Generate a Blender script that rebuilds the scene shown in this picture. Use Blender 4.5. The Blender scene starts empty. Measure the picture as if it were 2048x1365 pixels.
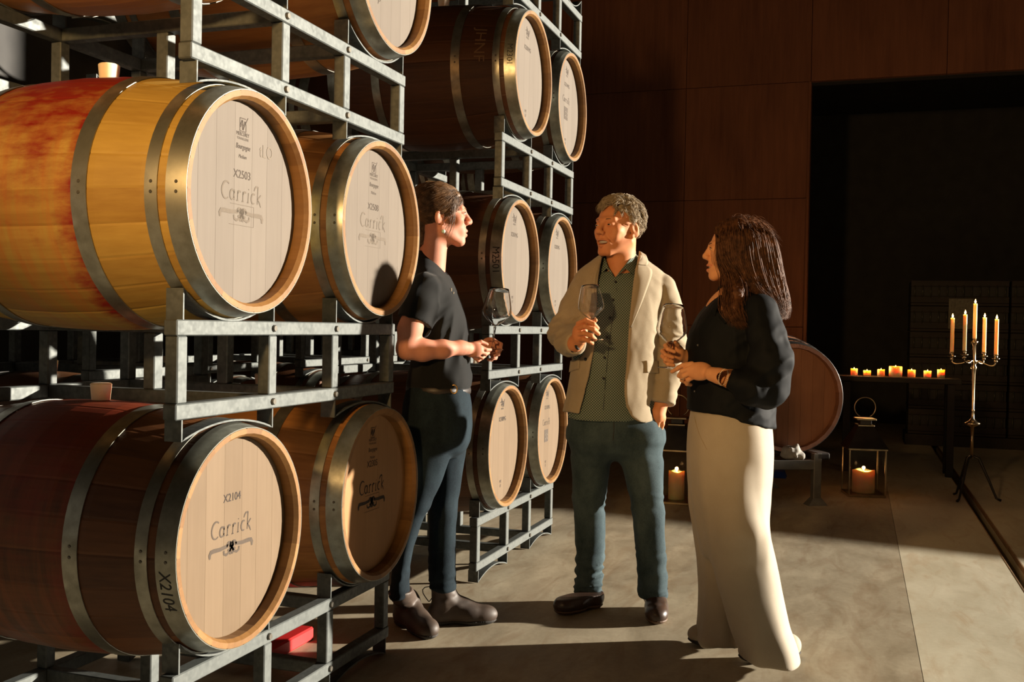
import bpy, bmesh, math, random
import numpy as np
from mathutils import Vector, Matrix
random.seed(7); RNG=np.random.default_rng(7)
SC=bpy.context.scene; COL=SC.collection
# ---------------------------------------------------------------- camera, world, sun, exposure
F_PX=2036.85; YAW,PIT,ROL=0.3272478,-0.014429,0.0186118
CAM=np.array([-2.33,-1.5219,1.1914])
FW=np.array([math.cos(PIT)*math.cos(YAW),math.cos(PIT)*math.sin(YAW),math.sin(PIT)])
_r=np.cross(FW,[0,0,1]); _r/=np.linalg.norm(_r); _u=np.cross(_r,FW)
RT=math.cos(ROL)*_r+math.sin(ROL)*_u; UP=-math.sin(ROL)*_r+math.cos(ROL)*_u
cam=bpy.data.cameras.new('camera'); camo=bpy.data.objects.new('camera',cam); COL.objects.link(camo)
cam.sensor_fit='HORIZONTAL'; cam.sensor_width=36; cam.lens=F_PX/2048*36; cam.clip_start=.05
camo.matrix_world=Matrix(((RT[0],UP[0],-FW[0],CAM[0]),(RT[1],UP[1],-FW[1],CAM[1]),(RT[2],UP[2],-FW[2],CAM[2]),(0,0,0,1)))
SC.camera=camo
W=bpy.data.worlds.new('world'); SC.world=W; W.use_nodes=True
W.node_tree.nodes['Background'].inputs[0].default_value=(1.0,.74,.50,1); W.node_tree.nodes['Background'].inputs[1].default_value=.055
SUN_H=np.array([.462,-.887]); SUN_EL=math.radians(9.2)      # horizontal direction towards the sun
sd=np.array([SUN_H[0]*math.cos(SUN_EL),SUN_H[1]*math.cos(SUN_EL),math.sin(SUN_EL)])
sl=bpy.data.lights.new('sun','SUN'); sl.energy=17; sl.angle=math.radians(.9); sl.color=(1.0,.90,.76)
so=bpy.data.objects.new('sun',sl); COL.objects.link(so); so.rotation_euler=Vector(sd).to_track_quat('Z','Y').to_euler(); so.location=(6,-9,4)
vs=SC.view_settings; vs.view_transform='Standard'; vs.look='None'; vs.gamma=1; vs.exposure=-.15; vs.use_curve_mapping=False
def at(px,py,D): return CAM+(FW+(px-1024)/F_PX*RT-(py-682.5)/F_PX*UP)*D   # a point seen at a pixel, at a measured depth
def onZ(px,py,Z):
    d=FW+(px-1024)/F_PX*RT-(py-682.5)/F_PX*UP; return CAM+d*(Z-CAM[2])/d[2]
# ---------------------------------------------------------------- helpers
def link(o,parent=None):
    COL.objects.link(o)
    if parent is not None: o.parent=parent
    return o
def tag(o,label=None,cat=None,group=None,kind=None):
    if label: o['label']=label
    if cat: o['category']=cat
    if group: o['group']=group
    if kind: o['kind']=kind
    return o
def empty(name,loc=(0,0,0),rz=0,parent=None):
    o=bpy.data.objects.new(name,None); o.location=loc; o.rotation_euler=(0,0,rz); o.empty_display_size=.1
    return link(o,parent)
def mesh(name,V,Fs,smooth=False):
    m=bpy.data.meshes.new(name); m.from_pydata([tuple(map(float,v)) for v in V],[],Fs); m.update()
    if smooth: m.polygons.foreach_set('use_smooth',[True]*len(m.polygons))
    return m
def obj(name,m,mat=None,parent=None,loc=None):
    o=bpy.data.objects.new(name,m)
    if mat is not None and (not m.materials): m.materials.append(mat)
    if loc is not None: o.location=loc
    return link(o,parent)
class MB:
    """collects shapes into one mesh"""
    def __init__(s): s.V=[]; s.F=[]
    def add(s,V,Fs):
        b=len(s.V); s.V+=[tuple(v) for v in V]; s.F+=[tuple(i+b for i in f) for f in Fs]; return s
    def box(s,lo,hi,b=0.0,R=None,t=None):
        lo=np.array(lo,float); hi=np.array(hi,float); V=[]
        if b<=0:
            V=[(x,y,z) for z in (lo[2],hi[2]) for y in (lo[1],hi[1]) for x in (lo[0],hi[0])]
            Fs=[(0,2,3,1),(4,5,7,6),(0,1,5,4),(2,6,7,3),(0,4,6,2),(1,3,7,5)]
        else:
            bm=bmesh.new(); bmesh.ops.create_cube(bm,size=1)
            for v in bm.verts: v.co=Vector((lo+hi)/2)+Vector((v.co.x*(hi-lo)[0],v.co.y*(hi-lo)[1],v.co.z*(hi-lo)[2]))
            bmesh.ops.bevel(bm,geom=bm.edges[:],offset=b,segments=1,affect='EDGES')
            bm.verts.index_update(); V=[tuple(v.co) for v in bm.verts]; Fs=[tuple(v.index for v in f.verts) for f in bm.faces]; bm.free()
        if R is not None: V=[tuple(np.array(R)@np.array(v)) for v in V]
        if t is not None: V=[tuple(np.array(v)+np.array(t)) for v in V]
        return s.add(V,Fs)
    def lathe(s,prof,n=24,axis='z',c=(0,0,0),close=False):
        V=[];Fs=[];m=len(prof)
        for i in range(n):
            a=2*math.pi*i/n
            for r,h in prof:
                p=(r*math.cos(a),r*math.sin(a),h)
                if axis=='y': p=(p[0],p[2],p[1])
                if axis=='x': p=(p[2],p[0],p[1])
                V.append((p[0]+c[0],p[1]+c[1],p[2]+c[2]))
        mm=m if close else m-1
        for i in range(n):
            for j in range(mm):
                a=i*m+j; b=i*m+(j+1)%m; c2=((i+1)%n)*m+(j+1)%m; d=((i+1)%n)*m+j
                Fs.append((a,d,c2,b) if axis!='y' else (a,b,c2,d))
        return s.add(V,Fs)
    def tube(s,P,r,n=8,caps=True,flat=1.0,up=None):
        P=np.array(P,float); k=len(P); rr=np.broadcast_to(np.array(r,float),(k,)); V=[];Fs=[]
        T=np.gradient(P,axis=0); T/=np.linalg.norm(T,axis=1)[:,None]+1e-12
        ref=np.array(up if up is not None else ((0,0,1) if abs(T[0][2])<.9 else (1,0,0)),float)
        A=np.cross(T[0],ref); A/=np.linalg.norm(A)
        for i in range(k):
            A=A-T[i]*(A@T[i]); A/=np.linalg.norm(A)+1e-12; B=np.cross(T[i],A)
            for j in range(n):
                a=2*math.pi*j/n; V.append(P[i]+rr[i]*(math.cos(a)*A+math.sin(a)*B*flat))
        for i in range(k-1):
            for j in range(n):
                Fs.append((i*n+j,i*n+(j+1)%n,(i+1)*n+(j+1)%n,(i+1)*n+j))
        if caps: Fs.append(tuple(range(n-1,-1,-1))); Fs.append(tuple((k-1)*n+j for j in range(n)))
        return s.add(V,Fs)
    def strip(s,P,w,t,axis):
        """bent flat bar: polyline P, width w along axis, thickness t across"""
        P=np.array(P,float); ax=np.array(axis,float); T=np.gradient(P,axis=0); T/=np.linalg.norm(T,axis=1)[:,None]
        N=np.cross(T,ax); V=[];Fs=[]
        for p,nn in zip(P,N): V+=[p-ax*w/2-nn*t/2,p+ax*w/2-nn*t/2,p+ax*w/2+nn*t/2,p-ax*w/2+nn*t/2]
        for i in range(len(P)-1):
            for j in range(4): Fs.append((4*i+j,4*i+(j+1)%4,4*i+4+(j+1)%4,4*i+4+j))
        n=len(P)-1; Fs+= [(3,2,1,0),(4*n,4*n+1,4*n+2,4*n+3)]
        return s.add(V,Fs)
    def mesh(s,name,smooth=False): return mesh(name,s.V,s.F,smooth)
    def build(s,name,mat,parent=None,smooth=False,loc=None): return obj(name,s.mesh(name,smooth),mat,parent,loc)
def copy_tree(o,parent=None):
    c=o.copy(); COL.objects.link(c); c.parent=parent
    for ch in o.children: copy_tree(ch,c)
    return c
# ---------------------------------------------------------------- materials
class N:
    def __init__(s,name):
        s.m=bpy.data.materials.new(name); s.m.use_nodes=True; s.t=s.m.node_tree; s.b=s.t.nodes['Principled BSDF']; s.out=s.t.nodes['Material Output']
    def n(s,typ,**kw):
        nd=s.t.nodes.new('ShaderNode'+typ)
        for k,v in kw.items():
            if k.startswith('i_'): 
                key=k[2:]; nd.inputs[int(key) if key.isdigit() else key.replace('_',' ')].default_value=v
            else: setattr(nd,k,v)
        return nd
    def l(s,a,b): s.t.links.new(a,b)
    def set(s,**kw):
        for k,v in kw.items():
            nm={'color':'Base Color','rough':'Roughness','metal':'Metallic','sss':'Subsurface Weight','trans':'Transmission Weight','ior':'IOR','spec':'Specular IOR Level','sheen':'Sheen Weight','coat':'Coat Weight','emis':'Emission Strength','ecol':'Emission Color','alpha':'Alpha'}[k]
            s.b.inputs[nm].default_value=(*v,1) if nm.endswith('Color') else v
        return s
    def ramp(s,fac,stops):
        r=s.n('ValToRGB'); e=r.color_ramp.elements
        while len(e)<len(stops): e.new(.5)
        for el,(p,c) in zip(e,stops): el.position=p; el.color=(*c,1)
        s.l(fac,r.inputs[0]); return r.outputs[0]
    def mix(s,fac,a,b,mode='MIX'):
        x=s.n('Mix',data_type='RGBA',blend_type=mode)
        for sock,v in ((x.inputs[0],fac),(x.inputs[6],a),(x.inputs[7],b)):
            if isinstance(v,(int,float)): sock.default_value=v
            elif isinstance(v,tuple): sock.default_value=(*v,1)
            else: s.l(v,sock)
        return x.outputs[2]
    def math(s,op,a,b=None,c=None):
        x=s.n('Math',operation=op)
        for sock,v in zip(x.inputs,(a,b,c)):
            if v is None: continue
            if isinstance(v,(int,float)): sock.default_value=v
            else: s.l(v,sock)
        return x.outputs[0]
    def coord(s,kind='Object',scale=(1,1,1),ob=None,loc=(0,0,0),rot=(0,0,0)):
        tc=s.n('TexCoord'); 
        if ob is not None: tc.object=ob
        mp=s.n('Mapping'); mp.inputs['Scale'].default_value=scale; mp.inputs['Location'].default_value=loc; mp.inputs['Rotation'].default_value=rot
        s.l(tc.outputs[kind],mp.inputs[0]); return mp.outputs[0]
    def noise(s,vec,scale=5,detail=3,rough=.5,w=None,dist=0):
        x=s.n('TexNoise'); x.inputs['Scale'].default_value=scale; x.inputs['Detail'].default_value=detail; x.inputs['Roughness'].default_value=rough; x.inputs['Distortion'].default_value=dist
        s.l(vec,x.inputs['Vector'])
        if w is not None:
            x.noise_dimensions='4D'; s.l(w,x.inputs['W'])
        return x.outputs[0]
    def bump(s,h,strength=.2,dist=.01):
        b=s.n('Bump'); b.inputs['Strength'].default_value=strength; b.inputs['Distance'].default_value=dist
        s.l(h,b.inputs['Height']); s.l(b.outputs[0],s.b.inputs['Normal']); return s
    def col(s,sock): s.l(sock,s.b.inputs['Base Color']); return s
    def rnd(s,mul=1.0):
        oi=s.n('ObjectInfo'); return s.math('MULTIPLY',oi.outputs['Random'],mul)
def simple(name,color,rough=.5,metal=0,var=.12,scale=30,bump=0.0,**kw):
    k=N(name); k.set(color=color,rough=rough,metal=metal,**kw)
    if var>0:
        n=k.noise(k.coord(),scale,4); c=np.array(color)
        k.col(k.ramp(n,[(.3,tuple(c*(1-var))),(.7,tuple(np.minimum(1,c*(1+var))))]))
        if bump: k.bump(n,bump,.005)
    return k.m
def oak(name,lo,hi,rough=.5,gscale=(60,4,60),bump=.12,hue=None):
    """wood, grain along the y of each piece, tone by piece"""
    k=N(name); k.set(rough=rough,spec=.35); r=k.rnd(37.0)
    g=k.noise(k.coord(scale=gscale),1.0,6,.6,w=r); b=k.noise(k.coord(scale=(7,1.2,7)),1.0,2,.5,w=r)
    f=k.math('ADD',k.math('MULTIPLY',g,.45),k.math('ADD',k.math('MULTIPLY',b,.35),k.math('MULTIPLY',k.n('ObjectInfo').outputs['Random'],.30)))
    k.col(k.ramp(f,[(.30,lo),(.75,hi)])); k.bump(g,bump,.004)
    return k
M={}
M['stave']=oak('oak_stave',(.17,.060,.014),(.44,.20,.055)).m
M['stave_gold']=oak('golden_oak_stave',(.24,.128,.021),(.43,.285,.062)).m
M['stave_shade']=oak('shaded_oak_stave',(.038,.013,.0045),(.11,.042,.013)).m  # shade on the far and rear stacks is put into this darker oak
M['chime']=oak('chime_oak',(.13,.058,.015),(.25,.125,.038)).m
M['board']=oak('oak_head_board',(.092,.068,.045),(.116,.089,.062),rough=.6,gscale=(90,90,4),bump=.06).m
M['board_warm_fill']=oak('oak_head_board_warm_fill',(.24,.115,.038),(.32,.165,.060),rough=.6,gscale=(90,90,4),bump=.06).m  # warm fill on the shaded barrel head is put into this wood colour
M['board_gold']=oak('oak_head_board_golden',(.104,.064,.029),(.136,.088,.045),rough=.6,gscale=(90,90,4),bump=.06).m
def steel(name,lo,hi,rough,metal,scale,bump=.05):
    k=N(name); k.set(rough=rough,metal=metal)
    v=k.n('TexVoronoi',feature='SMOOTH_F1'); v.inputs['Scale'].default_value=scale; k.l(k.coord(),v.inputs['Vector'])
    bw=k.n('RGBToBW'); k.l(v.outputs['Color'],bw.inputs[0])
    n=k.noise(k.coord(),22,5,.6); f=k.math('ADD',k.math('MULTIPLY',bw.outputs[0],.35),k.math('MULTIPLY',n,.65))
    k.col(k.ramp(f,[(.3,lo),(.7,hi)])); k.l(k.ramp(f,[(.3,(rough*1.15,)*3),(.7,(rough*.8,)*3)]),k.b.inputs['Roughness']); k.bump(n,bump,.003)
    return k
M['galv']=steel('galvanised_steel',(.066,.074,.070),(.125,.136,.128),.55,.35,90).m
M['hoop']=steel('hoop_steel',(.20,.20,.165),(.42,.42,.36),.34,.85,30).m
M['bolt']=simple('bolt_steel',(.12,.11,.09),.45,.7)
M['ink']=simple('burnt_brand',(.018,.009,.005),.8,0,.2,60)
M['ink_soft']=simple('faded_brand',(.095,.070,.046),.8,0,.1,60)
M['ink_mid']=simple('printed_brand',(.048,.031,.018),.8,0,.15,60)
M['bung']=simple('silicone_bung',(.85,.68,.48),.45,0,.06,20,sss=.3)
M['marker']=simple('black_marker',(.008,.008,.008),.6,0,0)
# ---------------------------------------------------------------- the room
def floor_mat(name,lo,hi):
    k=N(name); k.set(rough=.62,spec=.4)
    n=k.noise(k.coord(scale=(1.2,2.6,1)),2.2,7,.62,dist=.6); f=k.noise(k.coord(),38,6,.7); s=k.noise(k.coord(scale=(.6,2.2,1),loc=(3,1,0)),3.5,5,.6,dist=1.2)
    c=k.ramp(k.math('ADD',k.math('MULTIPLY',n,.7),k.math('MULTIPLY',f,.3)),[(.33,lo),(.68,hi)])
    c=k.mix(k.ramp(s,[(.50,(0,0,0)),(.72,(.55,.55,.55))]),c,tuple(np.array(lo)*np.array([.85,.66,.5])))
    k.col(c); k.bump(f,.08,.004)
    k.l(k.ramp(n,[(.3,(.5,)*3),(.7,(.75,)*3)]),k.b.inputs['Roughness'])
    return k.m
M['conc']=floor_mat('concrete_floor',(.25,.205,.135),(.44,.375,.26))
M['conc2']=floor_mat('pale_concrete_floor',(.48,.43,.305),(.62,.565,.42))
M['dark']=simple('dark_void',(.010,.009,.008),.9,0,0)
def ply(name,lo,hi):
    k=N(name); k.set(rough=.75,spec=.2); r=k.rnd(20)
    g=k.noise(k.coord(scale=(30,22,1.6)),1,6,.65,w=r,dist=.4); b=k.noise(k.coord(scale=(2,2,.8)),1.5,3,.5,w=r)
    k.col(k.ramp(k.math('ADD',k.math('MULTIPLY',g,.55),k.math('MULTIPLY',b,.45)),[(.32,lo),(.7,hi)])); k.bump(g,.1,.004); return k.m
M['ply']=ply('stained_plywood',(.11,.040,.022),(.21,.082,.042))
M['darkwall']=simple('dark_wall_paint',(.035,.033,.030),.8,0,.2,6)
fl=empty('floor'); tag(fl,kind='structure')
g=.0012
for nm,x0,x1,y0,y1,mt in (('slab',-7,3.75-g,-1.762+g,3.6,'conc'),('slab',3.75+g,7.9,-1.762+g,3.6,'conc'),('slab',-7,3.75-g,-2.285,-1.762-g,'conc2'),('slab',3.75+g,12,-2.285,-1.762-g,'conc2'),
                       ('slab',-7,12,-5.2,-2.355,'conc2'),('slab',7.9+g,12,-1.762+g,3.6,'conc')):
    MB().box((x0,y0,-.12),(x1,y1,0)).build(nm,M[mt],fl)
MB().box((-7,-5.2,-.16),(12,3.6,-.121)).build('subfloor',M['dark'],fl)
MB().box((-7,-2.287,-.03),(12,-2.281,.001)).box((-7,-2.359,-.03),(12,-2.353,.001)).build('channel_edge',simple('channel_steel',(.35,.22,.12),.5,.5,.3,20),fl)
# back wall of stained plywood with the big doorway into the dark room
wb=empty('wall_back',(7.8,0,0)); tag(wb,kind='structure')
JY=-1.045; LZ=3.58
ys=[3.6,2.52,1.33,.142,JY]; zs=[0,1.235,2.47,3.58,4.82,6.0]
for a in range(4):
    for b in range(5): MB().box((0,ys[a+1]+.002,zs[b]+.002),(.06,ys[a]-.002,zs[b+1]-.002),.002).build('panel',M['ply'],wb)
yy=[JY,-2.24,-3.44,-5.2]
for a in range(3):
    for b in (3,4): MB().box((0,yy[a+1]+.002,zs[b]+.002),(.06,yy[a]-.002,zs[b+1]-.002),.002).build('panel',M['ply'],wb)
MB().box((.061,JY,0),(.2,3.6,6)).box((.061,-5.2,LZ),(.2,JY,6)).build('wall_core',M['darkwall'],wb)
MB().box((-.012,JY-.006,0),(.2,JY+.02,LZ),.003).build('door_jamb',M['ply'],wb)
dr=MB().box((12,-6,0),(12.1,3.6,4.2)).box((7.95,-5.25,0),(12,-5.15,4.2)).box((7.95,.6,0),(12,.7,4.2)).box((7.95,-5.2,4.1),(12,.7,4.2)).build('wall_dark_room',M['darkwall']); tag(dr,kind='structure')
wl=MB().box((-7,3.6,0),(8,3.75,6)).build('wall_left',M['darkwall']); tag(wl,kind='structure')
ce=MB().box((-7,-5.2,6),(8,3.75,6.15)).build('ceiling',M['darkwall']); tag(ce,kind='structure')
# right-hand wall with the tall sliding-door opening the low sun comes through, out of frame
wr=MB().box((7.45,-5.3,0),(12.1,-5.2,6)).box((-7,-5.3,5.2),(7.45,-5.2,6)).box((-7,-5.3,0),(-3.2,-5.2,6)).build('wall_right',M['darkwall']); tag(wr,kind='structure')
# unseen blocker added outside the door: its sloping crest trims the sunlight low down
bk=MB().add([(3.2,-5.9,0),(11,-5.9,0),(11,-5.9,2.2),(7.6,-5.9,1.245),(5.545,-5.9,.668),(3.0,-7.2,0),(11,-7.2,0),(11,-6.9,2.0),(7.6,-6.9,1.1),(5.545,-6.9,.55)],[(0,1,2,3,4),(9,8,7,6,5),(0,4,9,5),(4,3,8,9),(3,2,7,8),(2,1,6,7),(0,5,6,1)])
bk=bk.build('sun_blocker',simple('blocker_olive',(.10,.09,.03),.9,0,.4,8)); tag(bk,'unseen sloped sun blocker added outside the open side door','sun blocker')
# ---------------------------------------------------------------- barrel racks
RAIL=.305
def make_rack():
    t=empty('barrel_rack'); c=.3875; T=.04
    for y0 in (.065,.845):
        for z1 in (RAIL,RAIL-.208):
            MB().box((-.617,y0,z1-T),(.617,y0+T,z1),.003).build('rail',M['galv'],t)
        for sx in (-c,c):
            for s in (-.205,.205):
                x=sx+s; MB().box((x-.02,y0+.001,RAIL-.208+.0005),(x+.02,y0+T-.001,RAIL-T-.0005),.003).build('post',M['galv'],t)
            # cradle strap above the rail and the arched strap below it
            a=math.asin(.205/.3135); P=[(sx-.205,y0+.025,RAIL)]+[(sx+.3135*math.sin(q),y0+.025,RAIL+.314-.3135*math.cos(q)) for q in np.linspace(-a,a,17)]+[(sx+.205,y0+.025,RAIL)]
            MB().strip(P,.05,.005,(0,1,0)).build('cradle_strap',M['galv'],t)
            P=[(sx-.205,y0+.025,RAIL-.248),(sx-.205,y0+.025,.003)]+[(sx-.205+.41*q,y0+.025,.003+.036*math.sin(math.pi*q)**.8) for q in np.linspace(.03,.97,15)]+[(sx+.205,y0+.025,.003),(sx+.205,y0+.025,RAIL-.248)]
            MB().strip(P,.05,.005,(0,1,0)).build('foot_strap',M['galv'],t)
            for s in (-.205,.205):
                for z in (RAIL-.02,RAIL-.228):
                    if abs(sx+s)<.4 and y0<.5: MB().lathe([(0,-.007),(.008,-.007),(.010,-.004),(.010,0)],10,'y',(sx+s,y0,z)).build('bolt',M['bolt'],t)
    for x0 in (-.2025,.1625):
        for z1 in (RAIL,RAIL-.208):
            MB().box((x0,.1055,z1-T),(x0+T,.8445,z1),.003).build('side_rail',M['galv'],t)
        MB().box((x0+.0,.455,RAIL-.208+.0005),(x0+T,.495,RAIL-T-.0005),.003).build('side_post',M['galv'],t)
    return t
RACK0=make_rack(); _first=[True]
def rack(x,yh,tier,label,group='galvanised two-barrel racks'):
    r=RACK0 if _first[0] else copy_tree(RACK0); _first[0]=False
    r.location=(x,yh,.888*tier); tag(r,label,'barrel rack',group); return r
# ---------------------------------------------------------------- barrels
BL=.475; NST=24
def rad(y): return .288+.057*(1-(abs(y)/BL)**2)
def stave_mesh():
    a=math.pi/NST; ys=[-BL,-.44,-.36,-.24,-.12,0,.12,.24,.36,.44,BL]; V=[];Fs=[]
    cols=[(-a,-.0010),(-a*.86,0),(-a*.3,0),(a*.3,0),(a*.86,0),(a,-.0010)]
    for y in ys:
        for an,d in cols:
            r=rad(y)+d; V.append((r*math.sin(an),y,r*math.cos(an)))
    n=len(cols)
    for i in range(len(ys)-1):
        for j in range(n-1): Fs.append((i*n+j,(i+1)*n+j,(i+1)*n+j+1,i*n+j+1))
    for sgn,y,row in ((-1,-BL,0),(1,BL,len(ys)-1)):     # chime: end grain, then the inner wall
        b=len(V)
        for an in (-a,0,a): V.append(((rad(y)-.014)*math.sin(an),y,(rad(y)-.014)*math.cos(an)))
        for an in (-a,0,a): V.append((.266*math.sin(an),y-sgn*.012,.266*math.cos(an)))
        for an in (-a,0,a): V.append((.266*math.sin(an),y-sgn*.07,.266*math.cos(an)))
        o=row*n
        q=[(o,o+1,o+2,b+1,b),(o+2,o+3,b+1),(o+3,o+4,o+5,b+2,b+1),(b,b+1,b+4,b+3),(b+1,b+2,b+5,b+4),(b+3,b+4,b+7,b+6),(b+4,b+5,b+8,b+7)]
        Fs+=[f if sgn<0 else f[::-1] for f in q]
    m=mesh('stave',V,Fs); n0=(len(ys)-1)*(n-1)
    m['body_faces']=n0; return m
def stave_finish(m,mat):
    m.materials.append(mat); m.materials.append(M['chime'])
    for p in list(m.polygons)[m['body_faces']:]: p.material_index=1
    return m
STAVE={}
def stave_for(mt):
    if mt not in STAVE:
        m=stave_finish(stave_mesh(),M[mt]); STAVE[mt]=m
        for p in m.polygons: p.use_smooth=False
    return STAVE[mt]
HOOPS=((0.0005,.051),(.072,.103),(.253,.295))
def hoop_mesh(a,b,sgn):
    y0,y1=(-BL+a,-BL+b) if sgn<0 else (BL-b,BL-a); t=.0028
    pr=[(rad(y0)+.0006,y0),(rad(y0)+t,y0),(rad((y0+y1)/2)+t,(y0+y1)/2),(rad(y1)+t,y1),(rad(y1)+.0006,y1)]
    mb=MB().lathe(pr,72,'y'); return mb.mesh('hoop',False)
HM=[(hoop_mesh(a,b,s),s,a,b) for s in (-1,1) for a,b in HOOPS]
for h in HM:
    h[0].materials.append(M['hoop']); h[0].polygons.foreach_set('use_smooth',[True]*len(h[0].polygons))
    h[0].set_sharp_from_angle(angle=math.radians(40))
def rivet_mesh(y):
    mb=MB()
    for an in (-1.52,-1.60):
        r=rad(y)+.0028
        for dy in (0,):
            d=np.array([math.sin(an),0,math.cos(an)]); c=d*r+np.array([0,y,0]); mb.tube([c,c+d*.0014],[.0045,.003],8)
    return mb.mesh('rivet')
RV=[rivet_mesh((-BL+(a+b)/2)) for a,b in HOOPS]
for r in RV: r.materials.append(M['bolt'])
HEADR=.2655; HY=-BL+.042
def board_meshes():
    edges=[-HEADR,-.19,-.115,-.035,.045,.118,.196,HEADR]; out=[]
    for x0,x1 in zip(edges[:-1],edges[1:]):
        xs=np.linspace(x0+.0001,x1-.0001,7); top=[(x,math.sqrt(max(1e-6,HEADR**2-x*x))) for x in xs]
        b=.0003; P=[(x,-z) for x,z in top]+[(x,z) for x,z in top[::-1]]; V=[];n=len(P); cx=(x0+x1)/2
        for x,z in P: V.append((x,HY+b,z))
        for x,z in P: V.append((x-math.copysign(min(b,abs(x-cx)),x-cx),HY,z*.996))
        for x,z in P: V.append((x,HY+.022,z))
        Fs=[tuple(range(n,2*n))]
        for i in range(n): j=(i+1)%n; Fs+=[(i,j,n+j,n+i),(2*n+i,2*n+j,j,i)]
        out.append(mesh('head_board',V,Fs))
    return out
BOARD={}
def boards_for(mt):
    if mt not in BOARD:
        BOARD[mt]=board_meshes()
        for m in BOARD[mt]: m.materials.append(M[mt])
    return BOARD[mt]
rear_head=MB().lathe([(0,-HY),(HEADR,-HY),(HEADR,-HY-.02)],40,'y').mesh('rear_head'); rear_head.materials.append(M['board'])
bung_m=MB().lathe([(0,.392),(.026,.392),(.029,.389),(.025,.345),(0,.345)],20).mesh('bung',True); bung_m.materials.append(M['bung']); bung_m.set_sharp_from_angle(angle=.7)
plain_body={}
def barrel(x,yh,z,label,group,stave='stave',board='board',detail=True,bung=True,spin=0.0):
    t=empty('wine_barrel',(x,yh+BL,z)); tag(t,label,'barrel',group)
    if detail:
        sm=stave_for(stave)
        for i in range(NST):
            o=obj('stave',sm,None,t); o.rotation_euler=(0,2*math.pi*(i+.5)/NST+spin,0)
        for m in boards_for(board): obj('head_board',m,None,t)
    else:
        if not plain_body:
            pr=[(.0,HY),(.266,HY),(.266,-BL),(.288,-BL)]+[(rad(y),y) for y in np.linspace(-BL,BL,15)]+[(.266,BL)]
            plain_body['m']=MB().lathe(pr,32,'y').mesh('stave_body',True); plain_body['m'].materials.append(M['stave_shade']); plain_body['m'].set_sharp_from_angle(angle=.6)
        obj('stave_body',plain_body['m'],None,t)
    for m,s,a,b in HM:
        h=obj('hoop',m,None,t)
        if detail and s<0: obj('rivet',RV[[q[0] for q in HOOPS].index(a)],None,h)
    obj('rear_head',rear_head,None,t)
    if bung: obj('bung',bung_m,None,t)
    return t
# ---- lettering and brands on the heads
def ribbon(mb,P,w,taper=None):
    P=np.array(P,float); T=np.gradient(P,axis=0); T/=np.linalg.norm(T,axis=1)[:,None]+1e-12; Nn=np.stack([-T[:,1],T[:,0]],1)
    ww=np.full(len(P),w) if taper is None else w*np.array(taper); V=[]
    for p,n,q in zip(P,Nn,ww): V+=[(p[0]+n[0]*q/2,0,p[1]+n[1]*q/2),(p[0]-n[0]*q/2,0,p[1]-n[1]*q/2)]
    mb.add(V,[(2*i,2*i+1,2*i+3,2*i+2) for i in range(len(P)-1)])
def arc(cx,cy,rx,ry,a0,a1,n=10): return [(cx+rx*math.cos(math.radians(a)),cy+ry*math.sin(math.radians(a))) for a in np.linspace(a0,a1,n)]
CAL={'C':(.62,[arc(.40,.5,.36,.52,52,308,18)]),
 'a':(.46,[arc(.20,.30,.19,.30,20,340,14),[(.37,.62),(.36,.2),(.40,.02),(.46,.04)]]),
 'r':(.36,[[(.10,.60),(.10,0)],[(.02,.0),(.18,0)],[(.10,.42)]+arc(.25,.44,.13,.16,150,40,6)]),
 'i':(.22,[[(.10,.60),(.10,0)],[(.03,0),(.17,0)],[(.09,.80),(.12,.84)]]),
 'c':(.40,[arc(.24,.30,.20,.31,60,300,14)]),
 'k':(.50,[[(.10,1.10),(.10,0)],[(.10,1.10),(-.08,1.08),(-.20,.96),(-.26,.80)],[(.40,.62),(.12,.32),(.30,.12),(.44,-.14)]])}
def carrick_mesh():
    mb=MB(); x=0; raw=[]
    for ch in 'Carrick':
        w,S=CAL[ch]
        for s in S: raw.append([(x+p[0],p[1]) for p in s])
        x+=w+.12
    L=x-.12; sc=.186/L
    for s in raw:
        P=[((p[0]-L/2)*sc+p[1]*.003,p[1]*sc*.84) for p in s]; ribbon(mb,P,.0048,np.interp(np.linspace(0,1,len(P)),[0,.3,.7,1],[.8,1.15,1,.55]))
    return mb.mesh('name_lettering')
def emblem_mesh():
    mb=MB()
    for s in (-1,1):
        ribbon(mb,[(s*.096,-.014),(s*.097,-.004),(s*.092,.003),(s*.080,.004),(s*.05,.003),(s*.016,.006)],.0105,[.6,1,1.1,1.1,1,.9])
        ribbon(mb,[(s*(.011+.010*math.cos(math.radians(a))),.004+.011*math.sin(math.radians(a))) for a in range(0,330,22)],.0062)
        ribbon(mb,[(s*-.012,.010),(s*.0,-.001),(s*.012,-.013),(s*.024,-.017),(s*.034,-.013),(s*.035,-.004)],.0068)
        ribbon(mb,[(s*.003,.016),(s*.007,.004),(s*.004,-.019)],.0068)
    return mb.mesh('emblem')
def boxlines_mesh():
    mb=MB()
    for P in ([(-.052,.024),(.056,.024)],[(.056,.024),(.056,-.03)],[(-.056,-.03),(.056,-.03)]): ribbon(mb,P,.0011)
    return mb.mesh('emblem_frame')
def logo_mesh():
    mb=MB()
    for P,w in (([(-.015,.017),(.012,.017)],.0022),([(-.015,.017),(-.015,-.017)],.0016),([(-.015,-.017),(.013,-.017)],.0022),([(.013,-.017),(.013,.004)],.0016),
        ([(-.013,-.006),(-.004,.012)],.006),([(-.004,.012),(-.001,-.013)],.0045),([(-.001,-.013),(.009,.010)],.005),([(.009,.010),(.010,.002)],.004),([(.002,-.008),(.022,.022)],.0022)): ribbon(mb,P,w)
    return mb.mesh('cooper_logo')
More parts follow.
